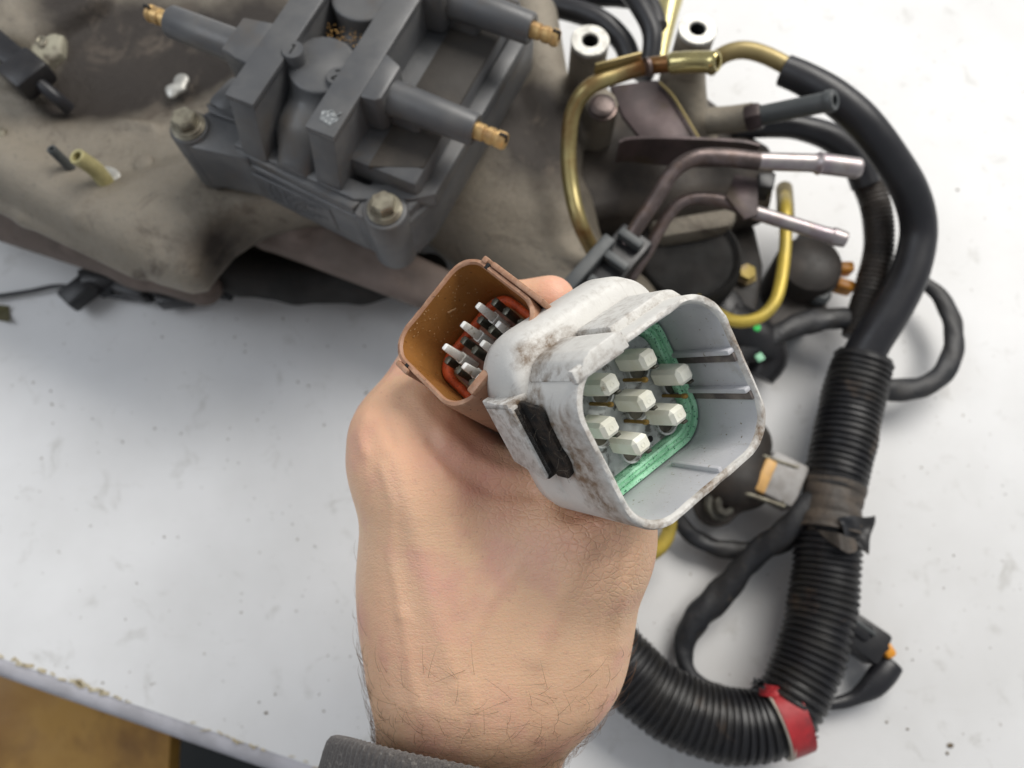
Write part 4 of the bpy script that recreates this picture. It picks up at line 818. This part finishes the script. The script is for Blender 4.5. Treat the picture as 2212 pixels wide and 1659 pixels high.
bc = root('brown_connector', 'brown multi-pin connector with orange seal held left of the grey one', 'connector', mw=BQ)
Wb, Hb = 33, 32.4
b = B()
loft(b, [ringz(Wb - 2, Hb - 2, 6, -40), ringz(Wb + 1.4, Hb + 1.4, 7.4, -36), ringz(Wb + 2.6, Hb + 2.6, 8, -20), ringz(Wb + 3.2, Hb + 3.2, 8.2, -1.0, jit=.12, seed=11),
         ringz(Wb + 2.6, Hb + 2.6, 8, -.1, jit=.2, seed=12), ringz(Wb + 1.0, Hb + 1.0, 7.5, .05, jit=.15, seed=13), ringz(Wb, Hb, 7.2, -.6, jit=.15, seed=14)], MM, cap1=False)
obj('hood', b, 'brown_plastic', bc, ang=50)
b = B(); loft(b, [ringz(Wb, Hb, 7.2, -.6, jit=.15, seed=14), ringz(Wb - .3, Hb - .3, 7, -10), ringz(Wb - .8, Hb - .8, 7, -20.6)], MM, cap0=False)
obj('hood_lining', b, 'brown_inside', bc, ang=60)
b = B(); loft(b, [ringz(Wb - 1.3, Hb - 1.3, 7, -20.5), ringz(Wb - 1.6, Hb - 1.6, 7, -18.6), ringz(Wb - 2.8, Hb - 2.8, 6.6, -18.0), ringz(Wb - 5.2, Hb - 5.2, 5.8, -18.1), ringz(Wb - 6.4, Hb - 6.4, 5.4, -18.8), ringz(Wb - 6.8, Hb - 6.8, 5.3, -20.5)], MM, cap0=False, cap1=False)
obj('seal', b, 'seal_orange', bc, ang=60)
b = B(); prism(b, [(v.x, v.y) for v in ringz(Wb - 8, Hb - 8, 5, 0)], -20.5, -19.4, .3, MM); obj('terminal_core', b, 'brown_inside', bc).data.materials[0] = mat('dark_red_core', (.13, .05, .03), (.2, .08, .04), 200, .6)
def wprong(x, y, z1, r=1.4):
    b = B(); h = z1 + 20; box(b, (x, y, -20 + h * .25), (r * 2.3, r * 1.7, h * .5), .35, MM, seg=1); box(b, (x, y, -20 + h * .72), (r * 2.0, r * 1.45, h * .56), .4, MM, seg=2, taper=.72); obj('prong', b, 'white_pin', bc, ang=30)
for x, y in ((7.7, 4.6), (1.0, 4.6), (-7.0, 4.6)): wprong(x, y, -4)
for x, y in ((-7.6, -2.2), (7.2, -2.2), (.4, -2.2), (-7.4, -8.6), (.4, -8.6), (7.4, -8.6)): wprong(x, y, -7.5)
for x in (11.4, 4.9, -2.6, -9.9):
    for y in (6.4, 1.0, -5.6, -11):
        b = B(); box(b, (x, y, -15.2), (2.5, 1.9, 9.5), .4, MM); box(b, (x, y + .95, -15.2), (.6, .3, 9.2), 0, MM); obj('contact', b, 'pin', bc)
# rails, keyways and latch on the brown hood (outer sides: +x upper right side, -x lower side)
b = B(); box(b, (Wb / 2 + 2.4, -4.5, -13), (1.6, 22, 27), .5, MM); obj('side_rail', b, 'brown_plastic', bc)
b = B(); box(b, (Wb / 2 + 2.2, 9.2, -12), (1.8, 2.2, 25), .4, MM); obj('side_rail', b, 'brown_plastic', bc)
b = B(); box(b, (Wb / 2 + 1.1, 7.4, -7), (1.8, 1.3, 14.4), .2, MM); obj('keyway', b, 'hole', bc)
b = B(); box(b, (-Wb / 2 - 2.3, 8.4, -12), (1.6, 5.5, 25), .4, MM); obj('side_rail', b, 'brown_plastic', bc)
b = B(); box(b, (-Wb / 2 - 1.3, 7.6, -7), (1.4, 1.4, 14.3), .2, MM); obj('keyway', b, 'hole', bc)
b = B(); box(b, (-Wb / 2 - .2, 4.5, -8), (1.0, 1.0, 15), .3, MM); obj('key_rib', b, 'brown_inside', bc)
b = B(); box(b, (-7.4, -Hb / 2 - .4, .7), (7, 2.6, 2.2), .6, MM); obj('lip', b, 'brown_plastic', bc)
b = B()
for i in range(60):
    q = Vector((random.uniform(-14, 14), Hb / 2 - .45, random.uniform(-17, -1)))
    box(b, q, (random.uniform(.15, .5), .12, random.uniform(.1, .3)), 0, MM, R=Matrix.Rotation(random.uniform(0, 3), 3, 'Y'))
box(b, (1.5, Hb / 2 - .5, -9), (2.6, .3, .4), 0, MM, R=Matrix.Rotation(.6, 3, 'Y')); obj('shavings', b, 'brown_inside', bc, kind='stuff').data.materials[0] = mat('pale_shavings', (.62, .42, .22), (.5, .3, .15), 900, .6)
b = B(); loft(b, [ringz(22, 22, 6, -62), ringz(28, 28, 7, -50), ringz(31, 30, 7, -39)], MM); obj('rear_boot', b, 'rubber', bc)
g1 = GQ @ Vector((0, 0, -.064)); g2 = BQ @ Vector((0, 0, -.06)); mid = (g1 + g2) / 2 + Vector((0, -.02, -.045))
b = B(); tube(b, [g1, (g1 + mid) / 2 + Vector((.004, 0, -.006)), mid, mid + Vector((.01, -.03, -.05)), P(1120, 1180, .035), P(1200, 1240, .03)], [.013, .012, .012, .012, .011, .011], 24, wob=.04)
tag(obj('cable_bundle', b, 'tape'), 'black taped cable leading from the grey connector down through the fist', 'cable')
b = B(); tube(b, [g2, (g2 + mid) / 2, mid + Vector((-.014, .004, 0)), mid + Vector((-.006, -.026, -.05)), P(1090, 1160, .038), P(1185, 1225, .032)], [.010, .009, .009, .009, .009, .009], 24, wob=.04)
tag(obj('cable_bundle', b, 'tape'), 'black taped cable leading from the brown connector down behind the fingers', 'cable')

# ------------------------------------------------------------------ the hand, with five fingers closed round the connectors
person = root('person', 'bare left hand and wrist in a grey-brown ribbed cuff gripping two connectors', 'person', D(1000, 1900, .25))
def rp(px, w): return px / FPX * w
s = SDF((-.105, -.105, .105), (.085, .125, .262), .00125)
def C(a, c, ra, rc, k=.012): s.u(s.cone(D(*a), D(*c), rp(ra, a[2]), rp(rc, c[2])), k)
# forearm and wrist
C((960, 2150, .285), (972, 1600, .242), 165, 138, 0); C((1000, 2150, .285), (1062, 1620, .245), 165, 132, .01)
C((972, 1600, .242), (985, 1400, .236), 138, 155); C((1062, 1620, .245), (1140, 1420, .240), 130, 148)
# back of the hand: metacarpals fanning to the knuckles
C((980, 1420, .235), (895, 1020, .233), 152, 108, .016); C((1040, 1400, .234), (970, 1080, .226), 178, 128, .018)
C((1110, 1400, .238), (1135, 1160, .226), 165, 150, .018); C((1060, 1360, .252), (930, 1010, .265), 190, 140, .02)
s.u(s.ell(D(1060, 1250, .240), (.036, .030, .024)), .016)
# thumb
C((1190, 1385, .239), (1262, 1195, .2235), 140, 122, .018); C((1262, 1195, .2235), (1330, 1010, .222), 118, 88, .01); C((1330, 1010, .222), (1330, 850, .232), 86, 70, .006)
s.u(s.ell(D(1272, 1168, .216), (.0125, .0115, .009)), .012)
# index finger: knuckle, up the left side, round the far end, tip over the top
C((864, 990, .236), (868, 935, .236), 90, 84, .012); C((868, 935, .236), (955, 745, .252), 80, 72, .010)
C((950, 745, .252), (1085, 672, .252), 66, 60, .006); C((1085, 672, .252), (1190, 648, .243), 60, 54, .004)
s.u(s.ell(D(812, 938, .236), (.0058, .0062, .008)), .005)
# middle, ring and little fingers lower in the fist
for w0, k0, dx in ((.258, 1.0, 6), (.279, .94, 16), (.299, .82, 34)):
    C((860 + dx, 1010, w0), (850 + dx, 930, w0), 96 * k0, 88 * k0, .010); C((850 + dx, 930, w0), (955 + dx, 745, w0 + .010), 84 * k0, 72 * k0, .006)
    C((955 + dx, 745, w0 + .010), (1120 + dx, 690, w0 + .008), 66 * k0, 60 * k0, .004); C((1120 + dx, 690, w0 + .008), (1200, 790, w0 + .006), 60 * k0, 54 * k0, .004)
# web of skin below the brown connector, hollow between thumb and index
s.u(s.cone(D(930, 1000, .232), D(1240, 1130, .226), rp(80, .228), rp(80, .226)), .022)
s.u(s.cone(D(960, 960, .236), D(1230, 1020, .246), rp(90, .236), rp(90, .24)), .012)
s.sub(s.cone(D(1075, 965, .205), D(1150, 990, .205), .006, .009), .012)
s.sub(s.cone(D(1120, 880, .2), D(1130, 780, .30), .012, .016), .010)
s.sub(s.ell(D(1075, 1110, .196), (.008, .015, .009)), .018)
# connectors press into the grip
for Q_, w_, h_, c_ in ((BQ, Wb + 3.2, Hb + 3.2, (0, 0, -.022)), (GQ, 50.5, 46, (0, .0005, -.018))):
    R3 = [[Q_[r][c] for c in range(3)] for r in range(3)]
    s.sub(s.obox(Q_ @ Vector(c_), (w_ / 2000 + .0004, h_ / 2000 + .0004, .021), R3, .006), .003)
me = s.mesh('hand')
lb_n = len(me.vertices); e_ = np.empty(len(me.edges) * 2, int); me.edges.foreach_get('vertices', e_); e_ = e_.reshape(-1, 2); lb = np.arange(lb_n)
while True:      # keep the one connected body
    m_ = np.minimum(lb[e_[:, 0]], lb[e_[:, 1]]); nl = lb.copy(); np.minimum.at(nl, e_[:, 0], m_); np.minimum.at(nl, e_[:, 1], m_); nl = nl[nl]
    if (nl == lb).all(): break
    lb = nl
ids, cnt = np.unique(lb, return_counts=True); keep = ids[cnt.argmax()]
bmh = bmesh.new(); bmh.from_mesh(me); bmh.verts.ensure_lookup_table(); bmesh.ops.delete(bmh, geom=[bmh.verts[int(k)] for k in np.where(lb != keep)[0]], context='VERTS'); bmh.to_mesh(me); bmh.free(); me.update()
# light smoothing, tone and crease attributes
n = len(me.vertices); co_ = np.empty(n * 3); me.vertices.foreach_get('co', co_); co_ = co_.reshape(-1, 3)
ed_ = np.empty(len(me.edges) * 2, int); me.edges.foreach_get('vertices', ed_); ed_ = ed_.reshape(-1, 2)
deg = np.bincount(ed_.ravel(), minlength=n)[:, None]
for it in range(4):
    acc = np.zeros_like(co_); np.add.at(acc, ed_[:, 0], co_[ed_[:, 1]]); np.add.at(acc, ed_[:, 1], co_[ed_[:, 0]]); co_ = co_ * .4 + .6 * acc / deg
me.vertices.foreach_set('co', co_.ravel()); me.update()
vn = np.empty(n * 3); me.vertices.foreach_get('normal', vn); vn = vn.reshape(-1, 3)
cc_ = np.array((0, 0, CAMH)); rel = co_ - cc_; ct, st_ = math.cos(TILT), math.sin(TILT)
xc, yc, zc_ = rel[:, 0], ct * rel[:, 1] + st_ * rel[:, 2], -(-st_ * rel[:, 1] + ct * rel[:, 2])
pu, pv = 1106 + FPX * xc / zc_, 829.5 - FPX * yc / zc_; facing = np.clip(-(vn * rel).sum(1) / np.linalg.norm(rel, axis=1), 0, 1)
disp = np.zeros(n)
def ridge(line, wid, amp):      # tendons and veins raised under the skin, folds pressed in
    global disp
    best = np.full(n, 1e9)
    for (ax_, ay_), (bx_, by_) in zip(line, line[1:]):
        ex, ey = bx_ - ax_, by_ - ay_; t = np.clip(((pu - ax_) * ex + (pv - ay_) * ey) / (ex * ex + ey * ey), 0, 1)
        best = np.minimum(best, np.hypot(pu - ax_ - ex * t, pv - ay_ - ey * t))
    disp = disp + amp * np.exp(-(best / wid) ** 2) * facing
ridge([(1160, 1420), (1215, 1290), (1265, 1190)], 26, .0011); ridge([(990, 1480), (935, 1300), (880, 1080), (850, 980)], 26, .0008)
ridge([(870, 1330), (842, 1200), (850, 1090), (826, 1010)], 13, .0006); ridge([(1030, 1560), (1010, 1400), (1060, 1290), (1120, 1230)], 13, .0005); ridge([(900, 1520), (880, 1400), (870, 1330)], 14, .0005)
ridge([(1330, 1400), (1350, 1280), (1385, 1190)], 12, .0007); ridge([(1300, 1420), (1322, 1290), (1362, 1180)], 12, -.0009)
ridge([(960, 930), (1010, 985), (1080, 1020), (1160, 1030)], 20, .0016); ridge([(930, 955), (990, 1020), (1070, 1060), (1150, 1065)], 14, -.0011)
ridge([(1050, 1060), (1030, 1120), (1045, 1180)], 40, -.0010); ridge([(900, 860), (940, 920), (960, 960)], 16, .0008)
ridge([(1235, 1120), (1275, 1105), (1320, 1110)], 10, -.0007); ridge([(1230, 1200), (1290, 1215), (1350, 1200)], 10, -.0006); ridge([(790, 900), (778, 935), (786, 975)], 14, .0012)
ridge([(815, 870), (835, 915), (850, 960)], 12, -.0006)
co_ = co_ + vn * disp[:, None]; me.vertices.foreach_set('co', co_.ravel())
def blob(c, r): return np.exp(-((co_ - np.array(c)) ** 2).sum(1) / (r * r))
tone = .32 * blob(D(795, 940, .225), .012) + .45 * blob(D(1080, 1060, .215), .012) + .5 * blob(D(960, 960, .212), .013) + .30 * blob(D(1275, 1165, .205), .011) + .30 * blob(D(880, 1400, .215), .014) + .35 * blob(D(1180, 640, .235), .02)
crease = 1.0 * blob(D(1290, 1160, .207), .012) + .35 * blob(D(1360, 1230, .215), .016) + .3 * blob(D(1100, 1060, .215), .014)
for nm, arr in (('tone', tone), ('crease', crease)):
    at = me.attributes.new(nm, 'FLOAT', 'POINT'); at.data.foreach_set('value', np.clip(arr, 0, 1).astype('f4'))
hand = objw('hand', me, 'skin', person, ang=180)
# sleeve: ribbed cuff
ca, cb = np.array(D(1010, 2000, .268)), np.array(D(1040, 1500, .238)); axv = (ca - cb) / np.linalg.norm(ca - cb)
cb = cb + 0
ex_ = np.array([1.0, 0, 0]); ex_ = ex_ - axv * (ex_ @ axv); ex_ /= np.linalg.norm(ex_); ez_ = np.cross(ex_, axv); ez_ = ez_ if ez_[2] > 0 else -ez_
NS = 840; rings = []
bvh = BVHTree.FromPolygons([Vector(v) for v in co_], [tuple(p.vertices) for p in me.polygons])
cen = lambda t: cb + axv * t
def cuff_ring(t, grow, lip=0):
    r_ = []
    for i in range(NS):
        a = 2 * math.pi * i / NS; dx, dz = math.cos(a), math.sin(a)
        tt = t + .0105 * dx - .030 * dz
        c = cen(tt) + ex_ * (-.0005) + ez_ * .0062
        rad = (.0425 + .004 * min(1, max(0, (t - .02) / .02))) * (1 + .00) ; rz = .0305
        rib = .00022 * math.sin(i * 2 * math.pi / (NS / 120)) + .0004 * math.sin(a * 5 + t * 160)
        rx = rad + grow + rib; rzz = rz + grow + rib
        r_.append(Vector(c + ex_ * dx * rx + ez_ * dz * rzz))
    return r_
T0 = .0232
prof = [(.012, -.0022), (.003, -.0020), (.0006, -.0014), (0, -.0004), (.0004, .0008), (.0022, .0016), (.006, .0018), (.014, .0020), (.020, .0016), (.026, .0022), (.034, .0026), (.05, .0034)]
b = B(); loft(b, [cuff_ring(T0 + t, g) for t, g in prof], cap0=False, cap1=False); cuff = objw('cuff', b, 'cloth', person, ang=180)
# fine hairs of the forearm and wrist
b = B(); fc = np.array([p.center[:] for p in me.polygons]); fn = np.array([p.normal[:] for p in me.polygons])
fc = fc  # mesh centres in world space
up = ez_; tlen = (fc - cb) @ axv
ok = np.where((tlen > -.036) & (tlen < .040) & (fn @ up > -.25))[0]
wgt = np.clip((tlen[ok] + .036) / .045, 0.03, 1) ** 1.4; wgt /= wgt.sum()
for k in rng.choice(ok, 800, p=wgt):
    p0 = Vector(fc[k]); nn = Vector(fn[k]).normalized(); lay = Vector(-ex_) * rng.uniform(-.6, 1.0) + Vector(axv) * rng.uniform(-1.2, .3); lay = (lay - nn * lay.dot(nn)).normalized()
    L = rng.uniform(.004, .011); side = nn.cross(lay) * rng.uniform(-.35, .35); q = []
    for t in (0, .35, .7, 1): q.append(p0 + lay * L * t + side * L * t * t + nn * (.0002 + L * .16 * math.sin(t * 2.6)))
    tube(b, q, [.00005, .00005, .00004, .00002], 3, .0016)
o = objw('arm_hair', b, 'hair', person, ang=180, kind='stuff')
